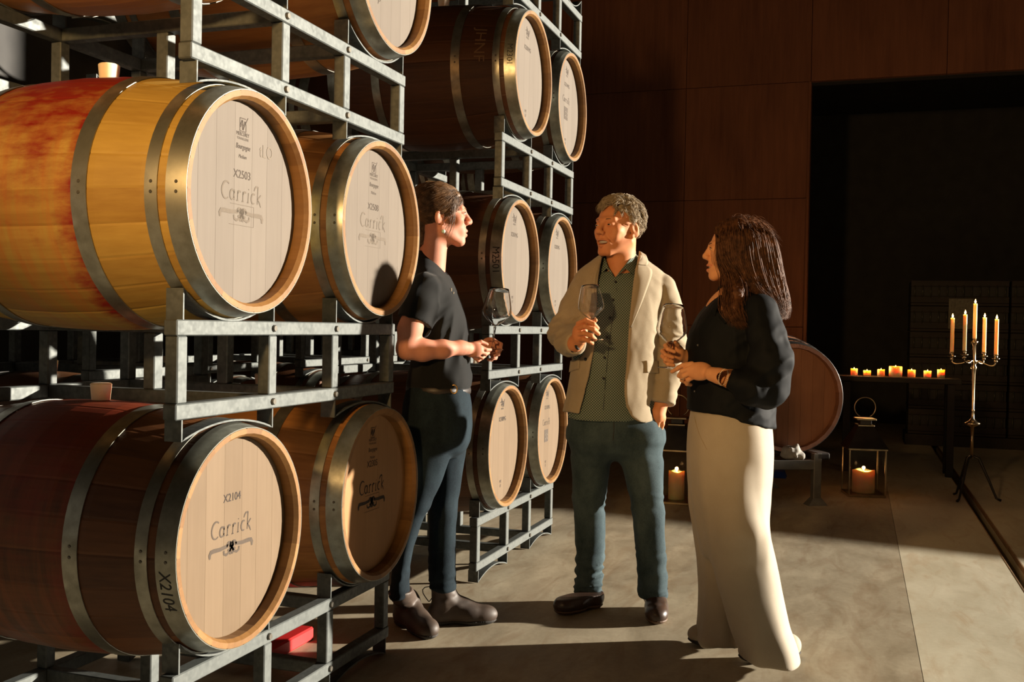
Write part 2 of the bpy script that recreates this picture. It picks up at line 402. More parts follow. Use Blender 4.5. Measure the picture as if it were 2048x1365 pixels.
def logo2_mesh():
    mb=MB()
    for P in ([(-.03,.008),(-.012,.012),(.004,.010)],[(-.012,.03),(-.012,-.012)],[(-.02,-.004),(-.004,-.002)],[(-.004,.022),(.004,-.014)],[(.004,-.014),(.012,.014)],[(.012,.014),(.018,-.014)],[(.018,-.014),(.030,.022)]): ribbon(mb,P,.0042)
    return mb.mesh('cooper_logo')
def tm_emblem():
    mb=MB(); mb.add([(-.034,0,.034),(.034,0,.034),(.034,0,-.034),(-.034,0,-.034)],[(3,2,1,0)])
    return mb.mesh('emblem_block')
def knot_mesh():
    mb=MB()
    for s in (-1,1):
        ribbon(mb,[(0,.006),(s*.012,.012),(s*.02,.006),(s*.028,.008)],.005); ribbon(mb,[(s*.004,.018),(s*.004,-.006),(s*.012,-.014),(s*.026,-.012)],.005)
    return mb.mesh('emblem_knot')
SHARED={'carrick':carrick_mesh(),'emblem':emblem_mesh(),'box':boxlines_mesh(),'logo':logo_mesh(),'logo2':logo2_mesh(),'block':tm_emblem(),'knot':knot_mesh()}
def text_mesh(txt,size,shear=0,sx=1.0):
    c=bpy.data.curves.new('t','FONT'); c.body=txt; c.size=size; c.align_x='CENTER'; c.align_y='CENTER'; c.shear=shear; c.resolution_u=3
    o=bpy.data.objects.new('t',c); COL.objects.link(o); bpy.context.view_layer.update()
    m=bpy.data.meshes.new_from_object(o.evaluated_get(bpy.context.evaluated_depsgraph_get())); bpy.data.objects.remove(o)
    for v in m.vertices: v.co=(v.co.x*sx,0,v.co.y)
    m.materials.clear(); return m
def mark(t,name,m,u,v,mat,dy=.0008,sc=1.0):
    if m.materials and m.materials[0]!=mat:
        m=m.copy(); m.materials.clear()
    o=obj(name,m,mat,t,(u,HY-dy,v)); o.scale=(sc,1,sc); return o
def mark_a(t,num,ink,num_ink=None,logo=True,frame=True,extra=None,dv=0):
    mark(t,'name_lettering',SHARED['carrick'],0,.004+dv,ink); mark(t,'emblem',SHARED['emblem'],0,-.031+dv,ink)
    if frame: mark(t,'emblem_frame',SHARED['box'],0,-.030+dv,ink)
    nv=.073 if logo else .102
    mark(t,'barrel_number',text_mesh(num,.031,0,.95),0,nv if not extra else extra,num_ink or ink)
    if logo:
        mark(t,'cooper_logo',SHARED['logo'],.001,.205,num_ink or ink)
        mark(t,'cooper_name',text_mesh('MERCUREY',.014,0,.85),0,.180,num_ink or ink); mark(t,'cooper_line',text_mesh('TONNELLERIE',.009,0,.95),0,.168,num_ink or ink)
        mark(t,'forest_name',text_mesh('Bourgogne',.020,.25,.75),.002,.147,num_ink or ink); mark(t,'toast_mark',text_mesh('Medium',.014,.2,.8),0,.121,num_ink or ink)
def mark_b(t,num,ink,name=False):
    mark(t,'cooper_logo',SHARED['logo2'],.008,.198,ink); mark(t,'cooper_name',text_mesh('FRERES',.012),.008,.175,ink)
    mark(t,'barrel_number',text_mesh(num,.03,0,.8),.012,.125,ink); mark(t,'toast_mark',text_mesh('MT\nLF',.02),-.002,-.185,ink)
    if name:
        mark(t,'name_lettering',SHARED['carrick'],.0,.030,ink,sc=.72); mark(t,'emblem_block',SHARED['block'],0,-.03,M['ink_mid']); mark(t,'emblem_knot',SHARED['knot'],0,-.033,M['board'],.0014)
# wine-stained staves of the golden barrel
def stained(name,ob,base,lo,hi,strong):
    k=oak(name,lo,hi); src=k.b.inputs['Base Color'].links[0].from_socket
    tc=k.n('TexCoord'); tc.object=ob; sp=k.n('SeparateXYZ'); k.l(tc.outputs['Object'],sp.inputs[0]); x,y,z=sp.outputs
    ang=k.math('ARCTAN2',x,z)                      # 0 at the bung
    cv=k.n('CombineXYZ'); k.l(k.math('MULTIPLY',ang,.35),cv.inputs[0]); k.l(k.math('MULTIPLY',y,9),cv.inputs[1])
    drip=k.noise(cv.outputs[0],3.2,5,.6); cv2=k.n('CombineXYZ'); k.l(ang,cv2.inputs[0]); k.l(y,cv2.inputs[1]); blot=k.noise(cv2.outputs[0],9,5,.65)
    aa=k.math('ABSOLUTE',ang)
    # red pool round the bung fading down the sides, bounded by the bilge hoops
    inb=k.math('MULTIPLY',k.math('GREATER_THAN',y,-.21),k.math('LESS_THAN',y,.20))
    pool=k.math('SUBTRACT',k.math('ADD',1.75,k.math('MULTIPLY',k.math('SUBTRACT',blot,.5),2.2)),k.math('ADD',k.math('MULTIPLY',aa,.95),k.math('MULTIPLY',k.math('ABSOLUTE',k.math('ADD',y,.06)),2.2)))
    edge=k.math('SUBTRACT',k.math('ADD',.075,k.math('MULTIPLY',k.math('SUBTRACT',blot,.45),.20)),k.math('ABSOLUTE',k.math('ADD',y,.205)))   # seep along the hoop
    edge=k.math('MULTIPLY',edge,14); dr=k.math('SUBTRACT',k.math('MULTIPLY',drip,2.4),k.math('ADD',.80,k.math('MULTIPLY',aa,.10)))
    cl=lambda s: k.math('MINIMUM',k.math('MAXIMUM',s,0),1)
    f1=k.math('MULTIPLY',cl(k.math('MAXIMUM',cl(pool),cl(k.math('MULTIPLY',edge,1)))),k.math('MULTIPLY',inb,strong)); f2=k.math('MULTIPLY',k.math('MULTIPLY',cl(dr),inb),.75*strong)
    c=k.mix(f2,src,(.40,.09,.015)); c=k.mix(f1,c,(.19,.012,.005)); k.col(c); return k.m
BY='wine barrels in the near stack'; BF='wine barrels in the far stack'; BR='wine barrels in the dark row behind'
a1m=barrel(-.012,-.017,1.504,'golden oak wine barrel stained red round its bung, head numbered X2503',BY,'stave_gold')
M['stain1']=stained('wine_stained_golden_oak',a1m,None,(.24,.128,.021),(.43,.285,.062),1.0)
sm=stave_finish(stave_mesh(),M['stain1'])
for o in a1m.children:
    if o.name.startswith('stave'): o.data=sm
mark_a(a1m,'X2503',M['ink_soft'],M['ink_mid'])
mark(a1m,'chalk_mark',text_mesh('tLO',.05,0,.8),.112,.150,simple('faint_chalk',(.13,.10,.07),.8,0,0))
a2m=barrel(.761,-.014,1.509,'wine barrel with pale head numbered X2508 and a dark shadow on it',BY); mark_a(a2m,'X2508',M['ink_soft'],M['ink_mid'])
a1l=barrel(.001,.008,.619,'dark brown wine barrel nearest the floor, head numbered X2104',BY,'stave','board_gold'); mark_a(a1l,'X2104',M['ink_mid'],M['ink'],logo=False,frame=False)
M['stain2']=stained('wine_stained_oak',a1l,None,(.055,.018,.006),(.155,.058,.018),.6)
sm=stave_finish(stave_mesh(),M['stain2'])
for o in a1l.children:
    if o.name.startswith('stave'): o.data=sm
a2l=barrel(.795,-.009,.616,'shaded wine barrel on the bottom rack, head numbered X2305',BY,'stave','board_warm_fill'); mark_a(a2l,'X2305',M['ink'],None,extra=.099)
a1u=barrel(-.005,-.033,2.395,'top barrel of the near stack, only its underside in view at the upper left',BY)
a2u=barrel(.789,-.033,2.395,'top barrel of the near stack cut off by the photo edge, pale head',BY); mark(a2u,'chalk_mark',text_mesh('sfp',.04,.3),-.06,-.12,M['ink_mid'])
b1m=barrel(2.287,.005,1.504,'far-stack barrel behind the nearer wine glass, middle tier, marker writing on its hoop',BF,'stave_shade'); mark_b(b1m,'X2501MG',M['ink_mid'])
b2m=barrel(3.065,.019,1.507,'far-stack barrel beside the man\'s shoulder, middle tier',BF,'stave_shade'); mark_b(b2m,'X2302MG',M['ink_mid'])
b1l=barrel(2.281,.047,.619,'far-stack barrel on the bottom tier beside the dark jeans',BF,'stave_shade','board_gold'); mark_b(b1l,'X2308MG',M['ink'])
b2l=barrel(3.045,.052,.622,'far-stack barrel on the bottom tier with a square brown emblem on its head',BF,'stave_shade','board_gold'); mark_b(b2l,'X2310MG',M['ink_mid'],True)
b1u=barrel(2.298,-.040,2.393,'far-stack barrel on the top tier with chalk letters on its dark side',BF,'stave_shade'); mark_b(b1u,'X2301MG',M['ink_mid'])
b2u=barrel(3.068,-.019,2.396,'far-stack barrel on the top tier against the dark wall, square emblem on head',BF,'stave_shade'); mark_b(b2u,'X2314MG',M['ink_mid'],True)
def on_hoop(t,name,txt,size,a0,ymid,mat,lift=.0035,shear=0):
    """handwriting wrapped round the barrel side: text runs down the hoop"""
    m=text_mesh(txt,size,shear)
    for v in m.vertices:
        y=ymid-v.co.z; an=a0-v.co.x/.30; r=rad(y)+lift; v.co=(r*math.sin(an),y,r*math.cos(an))
    return obj(name,m,mat,t)
M['chalk']=simple('chalk_line',(.20,.11,.05),.9,0,0)
on_hoop(b1m,'handwriting','M2501',.045,-1.62,-BL+.026,M['marker'])
on_hoop(b1u,'handwriting','M2301',.036,-1.50,-BL+.026,M['marker'])
on_hoop(b1u,'chalk_mark','JHNF',.07,-1.35,-BL+.165,M['chalk'],.001)
on_hoop(a1l,'handwriting','X2104',.040,-1.85,-BL+.030,M['marker'],shear=.2)
RN=('on the floor under','between the bottom and middle tiers of','between the middle and top tiers of','above the top tier of')
for i,(x,y) in enumerate(((.398,0.0),(.3745,-.016),(.392,-.033))): rack(x,y,i,f'galvanised steel barrel rack {RN[i]} the near stack')
for i,(x,y) in enumerate(((2.663,.05),(2.676,.012),(2.683,-.03),(2.69,-.06))): rack(x,y,i,f'galvanised steel barrel rack {RN[i]} the far stack')
TN=('floor','second','third','top'); SN=('nearest','middle','farthest')
for s,(cx,dy) in enumerate(((1.55,0),(3.2,.02),(4.85,0.01))):
    for tier in range(4 if s<2 else 3):
        rack(cx,1.28+dy,tier,f'galvanised rack in the dark row behind, {TN[tier]} level of its {SN[s]} stack','racks in the dark row behind')
        if tier<3 and (s,tier)!=(0,2):
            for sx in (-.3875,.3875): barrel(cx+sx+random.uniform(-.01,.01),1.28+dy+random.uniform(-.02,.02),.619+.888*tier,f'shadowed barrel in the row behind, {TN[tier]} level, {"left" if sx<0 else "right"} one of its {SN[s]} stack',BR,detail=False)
# ---------------------------------------------------------------- sculpting: signed-distance fields turned into meshes
def _vnoise(P,seed=0):
    """smooth value noise in [-1,1] at points P (n,3)"""
    rs=np.random.default_rng(seed).uniform(-1,1,(32,32,32)).astype(np.float32)
    i=np.floor(P).astype(int); f=P-i; f=f*f*(3-2*f); i&=31; j=(i+1)&31; o=0
    for a in (0,1):
        for b in (0,1):
            for c in (0,1):
                w=(f[:,0] if a else 1-f[:,0])*(f[:,1] if b else 1-f[:,1])*(f[:,2] if c else 1-f[:,2])
                o=o+w*rs[(j if a else i)[:,0],(j if b else i)[:,1],(j if c else i)[:,2]]
    return o
def nets(d,org,h):
    """naive surface nets"""
    s=d<0; n=np.array(d.shape); c=np.zeros(n-1,np.int8)
    for a in (0,1):
        for b in (0,1):
            for e in (0,1): c+=s[a:n[0]-1+a,b:n[1]-1+b,e:n[2]-1+e]
    I=np.argwhere((c>0)&(c<8)); idx=np.full(n-1,-1,np.int64); idx[tuple(I.T)]=np.arange(len(I))
    acc=np.zeros((len(I),3)); cnt=np.zeros(len(I))
    cor=[(a,b,e) for a in (0,1) for b in (0,1) for e in (0,1)]; val={q:d[I[:,0]+q[0],I[:,1]+q[1],I[:,2]+q[2]] for q in cor}
    for p in cor:
        for ax in range(3):
            if p[ax]: continue
            q=tuple(1 if k==ax else p[k] for k in range(3)); m=(val[p]<0)!=(val[q]<0); t=val[p][m]/(val[p][m]-val[q][m])
            base=np.tile(np.array(p,float),(m.sum(),1)); base[:,ax]+=t; acc[m]+=base; cnt[m]+=1
    V=(I+acc/cnt[:,None])*h+org; Q=[]
    for ax in range(3):
        sl0=[slice(1,-1)]*3; sl0[ax]=slice(0,-1); sl1=list(sl0); sl1[ax]=slice(1,None)
        a=s[tuple(sl0)]; b=s[tuple(sl1)]; E=np.argwhere(a!=b); fl=a[tuple(E.T)]
        off=np.array([1,1,1]); off[ax]=0; E=E+off; u,v=[k for k in range(3) if k!=ax]; du=np.zeros(3,int); du[u]=1; dv=np.zeros(3,int); dv[v]=1
        g=lambda X: idx[tuple(X.T)]
        q=np.stack([g(E-du-dv),g(E-dv),g(E),g(E-du)],1)
        if ax==1: fl=~fl
        q[~fl]=q[~fl][:,::-1]; Q.append(q)
    Q=np.concatenate(Q); return V,Q[(Q>=0).all(1)]
class SDF:
    def __init__(s,lo,hi,h):
        s.h=h; s.org=np.array(lo,float); n=np.ceil((np.array(hi)-s.org)/h).astype(int)+1
        s.ax=[(s.org[k]+np.arange(n[k])*h).astype(np.float32) for k in range(3)]; s.d=np.full(n,.25,np.float32)
    def _box(s,lo,hi,pad):
        sl=[]
        for k in range(3):
            a=int(np.clip(np.searchsorted(s.ax[k],lo[k]-pad),0,len(s.ax[k]))); b=int(np.clip(np.searchsorted(s.ax[k],hi[k]+pad),0,len(s.ax[k]))); sl.append(slice(a,b))
        return tuple(sl)
    def put(s,fn,lo,hi,k=.01,op='add',pad=.03):
        sl=s._box(lo,hi,pad+k)
        if min(q.stop-q.start for q in sl)<=0: return s
        x=s.ax[0][sl[0]][:,None,None]; y=s.ax[1][sl[1]][None,:,None]; z=s.ax[2][sl[2]][None,None,:]
        b=fn(x,y,z); a=s.d[sl]
        if op=='add': hh=np.clip(.5+.5*(a-b)/k,0,1); r=a*(1-hh)+b*hh-k*hh*(1-hh)
        elif op=='sub': hh=np.clip(.5-.5*(a+b)/k,0,1); r=a*(1-hh)-b*hh+k*hh*(1-hh)
        else: hh=np.clip(.5-.5*(a-b)/k,0,1); r=a*(1-hh)+b*hh+k*hh*(1-hh)
        s.d[sl]=r; return s
    def cone(s,p0,r0,p1,r1,k=.01,op='add'):
        p0=np.array(p0,float);p1=np.array(p1,float); d=p1-p0; L=d@d+1e-12
        def fn(x,y,z):
            t=np.clip(((x-p0[0])*d[0]+(y-p0[1])*d[1]+(z-p0[2])*d[2])/L,0,1)
            return np.sqrt((x-p0[0]-t*d[0])**2+(y-p0[1]-t*d[1])**2+(z-p0[2]-t*d[2])**2)-(r0+t*(r1-r0))
        r=max(r0,r1); return s.put(fn,np.minimum(p0,p1)-r,np.maximum(p0,p1)+r,k,op)
    def chain(s,pts,k=.01,op='add'):
        for (p,r),(q,t) in zip(pts[:-1],pts[1:]): s.cone(p,r,q,t,k,op)
        return s
    def ell(s,c,r,k=.01,op='add',R=None):
        c=np.array(c,float);r=np.array(r,float)
        def fn(x,y,z):
            q=[x-c[0],y-c[1],z-c[2]]
            if R is not None: q=[R[0][i]*q[0]+R[1][i]*q[1]+R[2][i]*q[2] for i in range(3)]
            k0=np.sqrt((q[0]/r[0])**2+(q[1]/r[1])**2+(q[2]/r[2])**2); k1=np.sqrt((q[0]/r[0]**2)**2+(q[1]/r[1]**2)**2+(q[2]/r[2]**2)**2)+1e-9
            return k0*(k0-1)/k1
        e=r if R is None else np.full(3,r.max()); return s.put(fn,c-e,c+e,k,op)
    def loft(s,w,u,rows,k=.01,op='add',n=2.0,rnd=.008):
        """rows (s,centre,a,b): section half-width a along u and b along v at height s along w"""
        w=np.array(w,float);w/=np.linalg.norm(w);u=np.array(u,float);u-=w*(u@w);u/=np.linalg.norm(u);v=np.cross(w,u)
        S=np.array([q[0] for q in rows]);o=np.argsort(S);S=S[o];C=np.array([q[1] for q in rows])[o];A=np.array([q[2] for q in rows])[o];B=np.array([q[3] for q in rows])[o]
        ss=np.linspace(S[0],S[-1],80); cu=C@u; cv=C@v
        sm=lambda y: np.convolve(np.pad(np.interp(ss,S,y),3,mode='edge'),np.array([1,2,3,4,3,2,1])/16,'valid')
        cu,cv,A2,B2=sm(cu),sm(cv),sm(A),sm(B); ctr=C.mean(0); ext=np.ptp(C,axis=0)/2+max(A.max(),B.max()); lo=(C.min(0)+C.max(0))/2-ext; hi=(C.min(0)+C.max(0))/2+ext
        def fn(x,y,z):
            t=x*w[0]+y*w[1]+z*w[2]; p=x*u[0]+y*u[1]+z*u[2]; q=x*v[0]+y*v[1]+z*v[2]; tc=np.clip(t,ss[0],ss[-1])
            f=(tc-ss[0])/(ss[1]-ss[0]); i=np.minimum(f.astype(int),78); f=f-i; L=lambda a: a[i]*(1-f)+a[i+1]*f
            p=p-L(cu); q=q-L(cv); a=L(A2); b=L(B2)
            rho=((np.abs(p)/a)**n+(np.abs(q)/b)**n)**(1/n)+1e-6; ln=np.sqrt(p*p+q*q)+1e-6; d=(rho-1)*np.minimum(ln/rho,np.minimum(a,b)*1.2)
            e=np.maximum(ss[0]-t,t-ss[-1]); D=np.maximum(d,e); m=np.minimum(np.maximum(d+rnd,e+rnd),0)
            return np.where((d>-rnd)&(e>-rnd),np.sqrt(np.maximum(d+rnd,0)**2+np.maximum(e+rnd,0)**2)-rnd,D)
        return s.put(fn,lo,hi,k,op)
    def fn(s,f,op='and',k=.004):
        return s.put(f,[a[0] for a in s.ax],[a[-1] for a in s.ax],k,op)
    def noise(s,amp,scale,seed=0,mask=None,ridge=False,rot=None,band=.02):
        m=np.abs(s.d)<band+abs(amp); I=np.argwhere(m); P=np.stack([s.ax[k][I[:,k]] for k in range(3)],1).astype(float)
        Q=P if rot is None else P@np.array(rot).T
        v=_vnoise(Q*np.array(scale),seed)
        if ridge: v=1-2*np.abs(v)
        a=amp if mask is None else amp*mask(P)
        s.d[m]-=(v*a).astype(np.float32); return s
    def mesh(s,smooth=1):
        V,Q=nets(s.d,s.org,s.h)
        u_,inv=np.unique(Q,return_inverse=True); V=V[u_]; Q=inv.reshape(Q.shape)
        for _ in range(smooth):
            i=Q.ravel(); j=np.roll(Q,-1,1).ravel(); n=len(V); c=np.bincount(i,minlength=n)+np.bincount(j,minlength=n)
            acc=np.stack([np.bincount(i,V[j,k],n)+np.bincount(j,V[i,k],n) for k in range(3)],1)
            V=V*.5+.5*acc/np.maximum(c,1)[:,None]
        return V,Q
def qmesh(name,V,Q,attr=None,smooth=True):
    m=bpy.data.meshes.new(name); m.vertices.add(len(V)); m.vertices.foreach_set('co',np.asarray(V,np.float32).ravel())
    m.loops.add(4*len(Q)); m.loops.foreach_set('vertex_index',np.asarray(Q,np.int32).ravel()); m.polygons.add(len(Q))
    m.polygons.foreach_set('loop_start',np.arange(len(Q),dtype=np.int32)*4); m.polygons.foreach_set('use_smooth',np.ones(len(Q),bool))
    m.update(calc_edges=True); m.validate()
    if attr is not None:
        for k,a in attr.items():
            at_=m.attributes.new(k,'FLOAT','POINT'); at_.data.foreach_set('value',np.asarray(a,np.float32))
    return m
def join(parts):
    V=[];Q=[];o=0
    for v,q in parts: V.append(v);Q.append(q+o);o+=len(v)
    return np.concatenate(V),np.concatenate(Q)
def frame(fwd,up=(0,0,1),tilt=0.0):
    """columns: right, forward, up of a head looking along fwd"""
    f=np.array(fwd,float); f/=np.linalg.norm(f); r=np.cross(f,up); r/=np.linalg.norm(r); u=np.cross(r,f)
    if tilt: r,u=math.cos(tilt)*r+math.sin(tilt)*u,-math.sin(tilt)*r+math.cos(tilt)*u
    return np.stack([r,f,u],1)
class Fig:
    def __init__(s,D): s.D=D
    def P(s,x,y,dd=0.0): return at(x,y,s.D+dd)
    def r(s,px): return px*s.D/F_PX
def strands(paths,r,n=3):
    """many thin tapered hairs as one mesh"""
    VV=[];QQ=[];o=0; by={}
    for p in paths: by.setdefault(len(p),[]).append(p)
    for k,L in by.items():
        A=np.array(L); T=np.gradient(A,axis=1); T/=np.linalg.norm(T,axis=2,keepdims=True)+1e-9; ref=np.where(np.abs(T[...,2:3])>.9,[1.,0,0],[0,0,1.])
        U=np.cross(T,ref); U/=np.linalg.norm(U,axis=2,keepdims=True)+1e-9; W_=np.cross(T,U); rr=(r*np.interp(np.linspace(0,1,k),[0,.15,.7,1],[.5,1,.8,.15]))[None,:,None]
        ring=np.stack([A+rr*(math.cos(2*math.pi*j/n)*U+math.sin(2*math.pi*j/n)*W_) for j in range(n)],2)      # strand, point, side
        S=len(L); idx=np.arange(S*k*n).reshape(S,k,n)+o; q=np.stack([idx[:,:-1],np.roll(idx,-1,2)[:,:-1],np.roll(idx,-1,2)[:,1:],idx[:,1:]],-1).reshape(-1,4)
        VV.append(ring.reshape(-1,3)); QQ.append(q); o+=S*k*n
    return np.concatenate(VV),np.concatenate(QQ)
# ---- materials of people
def skin_mat(name,base,lip):
    k=N(name); k.set(rough=.62,sss=.10,spec=.28); k.b.inputs['Subsurface Radius'].default_value=(.010,.004,.002); k.b.inputs['Subsurface Scale'].default_value=1
    n=k.noise(k.coord(),22,4,.6); f=k.noise(k.coord(),240,2,.5); b=np.array(base)
    c=k.ramp(n,[(.3,tuple(b*np.array([.93,.84,.80]))),(.7,tuple(np.minimum(1,b*1.05)))])
    a=k.n('Attribute',attribute_name='lip'); c=k.mix(a.outputs['Fac'],c,lip)
    k.col(c); k.bump(f,.05,.002); return k.m
M['skin_l']=skin_mat('fair_skin',(.47,.21,.135),(.36,.11,.08)); M['skin_m']=skin_mat('ruddy_skin',(.56,.235,.10),(.38,.11,.06)); M['skin_r']=skin_mat('tan_skin',(.66,.32,.145),(.50,.13,.09))
def cloth(name,lo,hi,rough=.85,weave=900,nscale=6,bump=.08,sheen=.1):
    k=N(name); k.set(rough=rough,spec=.14,sheen=sheen); n=k.noise(k.coord(),nscale,5,.6); w=k.noise(k.coord(scale=(1,1,1)),weave,2,.5)
    k.col(k.ramp(k.math('ADD',k.math('MULTIPLY',n,.6),k.math('MULTIPLY',w,.4)),[(.35,lo),(.65,hi)])); k.bump(w,bump,.002); return k.m
M['linen']=cloth('beige_linen',(.27,.215,.14),(.38,.31,.21),weave=420,bump=.12); M['tee']=cloth('black_cotton',(.003,.0033,.0033),(.0065,.007,.0068))
M['blouse']=cloth('black_crepe',(.003,.0036,.0044),(.0065,.0078,.0092),rough=.72,sheen=0); M['ivory']=cloth('ivory_trouser',(.37,.315,.235),(.44,.38,.295),rough=.7,weave=700,bump=.03)
def denim(name,lo,hi):
    k=N(name); k.set(rough=.9,spec=.15); n=k.noise(k.coord(scale=(1,1,.5)),9,6,.65); w=k.noise(k.coord(scale=(1,1,.25)),600,2,.6)
    k.col(k.ramp(k.math('ADD',k.math('MULTIPLY',n,.65),k.math('MULTIPLY',w,.35)),[(.36,lo),(.66,hi)])); k.bump(w,.1,.002); return k.m
M['denim']=denim('blue_denim',(.018,.031,.038),(.060,.088,.098)); M['denim_dark']=denim('dark_denim',(.003,.006,.009),(.016,.028,.036))
M['boot_m']=simple('brown_leather',(.040,.022,.014),.35,0,.3,14,.1); M['boot_l']=simple('worn_brown_leather',(.045,.028,.018),.6,0,.35,16,.2); M['sole']=simple('dark_sole',(.02,.017,.014),.8,0,.2)
M['sole_m']=simple('leather_sole',(.10,.055,.03),.6,0,.2)
M['eye']=None
def eye_mat():
    k=N('eye'); k.set(rough=.12); s=k.n('SeparateXYZ'); tc=k.n('TexCoord'); k.l(tc.outputs['Object'],s.inputs[0])
    r=k.math('SQRT',k.math('ADD',k.math('POWER',s.outputs[0],2),k.math('POWER',s.outputs[2],2)))
    k.col(k.ramp(k.math('MULTIPLY',r,100),[(.0,(.004,.003,.003)),(.24,(.004,.003,.003)),(.27,(.09,.06,.03)),(.52,(.05,.035,.02)),(.56,(.55,.48,.42))])); return k.m
M['eye']=eye_mat(); M['teeth']=simple('teeth',(.42,.37,.30),.3,0,0); M['mouth']=simple('mouth_inside',(.10,.02,.015),.6,0,0)
def hair_mat(name,lo,hi,rough=.38):
    k=N(name); k.set(rough=rough+.12,spec=.25); n=k.noise(k.coord(),60,4,.6); k.col(k.ramp(k.math('ADD',k.math('MULTIPLY',n,.7),k.math('MULTIPLY',k.noise(k.coord(),9,2),.3)),[(.35,lo),(.65,hi)])); return k.m
M['hair_l']=hair_mat('brown_hair',(.035,.018,.009),(.16,.088,.042)); M['hair_m']=hair_mat('grey_hair',(.16,.115,.065),(.40,.32,.215),.55); M['hair_r']=hair_mat('dark_brown_hair',(.030,.011,.005),(.16,.065,.026),.5)
def head(sc=1.0,neck=.052,neck_to=(0,-.05,-.20),smile=0.0,female=False,h=.0024,nose=1.0,jaw=1.0):
    """head and neck in its own frame (x right, y forward, z up); returns verts, quads, lip mask"""
    s=SDF((-.11,-.15,-.24),(.11,.145,.135),h)
    s.ell((0,-.018,.035),(.073,.094,.078)); s.ell((0,.016,.0),(.064,.072,.085),.02)
    s.ell((0,.022,-.055),(.052*jaw,.060,.056),.02); s.ell((0,.073,-.099),(.020,.017,.016),.018)
    for q in (-1,1):
        s.cone((q*.054*jaw,-.008,-.055),.014,(q*.02,.066,-.101),.014,.02)
        s.ell((q*.043,.056,-.020),(.022,.022,.018),.02); s.cone((q*.042,.070,.024),.009,(q*.012,.084,.021),.009 if female else .011,.012)
        s.ell((q*.031,.099,.003),(.020,.017,.012),.012,'sub'); s.ell((q*.031,.073,.003),(.0155,.0155,.0125),.004)
    s.cone((0,.086,.016),.0078,(0,.103*nose,-.020),.0110,.012); s.ell((0,.1035*nose,-.0255),(.0125,.012,.0105),.008)
    for q in (-1,1): s.ell((q*.0115,.097,-.030),(.008,.011,.008),.006); s.ell((q*.006,.103,-.038),(.004,.006,.003),.004,'sub')
    s.ell((0,.072,-.062),(.032,.022,.026),.02)
    up=[((-.025-.007*smile,.080,-.064+.006*smile),.0035),((-.009,.0935,-.059+.001*smile),.0052),((0,.0945,-.0605),.0045),((.009,.0935,-.059+.001*smile),.0052),((.025+.007*smile,.080,-.064+.006*smile),.0035)]
    lo=[((-.024-.007*smile,.080,-.066+.006*smile),.0035),((0,.0915,-.0745-.004*smile),.0070),((.024+.007*smile,.080,-.066+.006*smile),.0035)]
    s.chain(up,.004); s.chain(lo,.004)
    if smile>0: s.ell((0,.094,-.0665),(.024+.006*smile,.021,.0016+.0064*smile**1.5),.003,'sub')
    else: s.ell((0,.096,-.0665),(.022,.013,.0011),.002,'sub')
    for q in (-1,1):
        if smile>0: s.cone((q*.020,.091,-.034),.0035,(q*.041,.072,-.064),.003,.008,'sub'); s.ell((q*.040,.060,-.040),(.016,.016,.016),.014)
        a=.30; R=np.array([[math.cos(q*.35),-math.sin(q*.35),0],[math.sin(q*.35),math.cos(q*.35),0],[0,0,1]])@np.array([[1,0,0],[0,math.cos(-a),-math.sin(-a)],[0,math.sin(-a),math.cos(-a)]])
        s.ell((q*.074,-.016,-.008),(.0085,.019,.032),.005,'add',R); s.ell((q*.083,-.010,-.004),(.0065,.010,.020),.004,'sub',R); s.ell((q*.072,-.006,-.036),(.006,.008,.009),.006)
    s.cone((0,-.025,-.055),neck,neck_to,neck*1.04,.025)
    if not female: s.ell((0,.012,-.125),(.012,.012,.014),.012)
    V,Q=s.mesh(1)
    def dist(pts):
        d=np.full(len(V),1.0)
        for (p,r),(q2,t) in zip(pts[:-1],pts[1:]):
            p=np.array(p);e=np.array(q2)-p;tt=np.clip(((V-p)@e)/(e@e),0,1); d=np.minimum(d,np.linalg.norm(V-p-tt[:,None]*e,axis=1)-(r+tt*(t-r)))
        return d
    lip=np.clip(1-np.minimum(dist(up),dist(lo))/.0025,0,1)*(.65 if female else .4)
    return V*sc,Q,lip
def place(V,R,o): return V@R.T+o
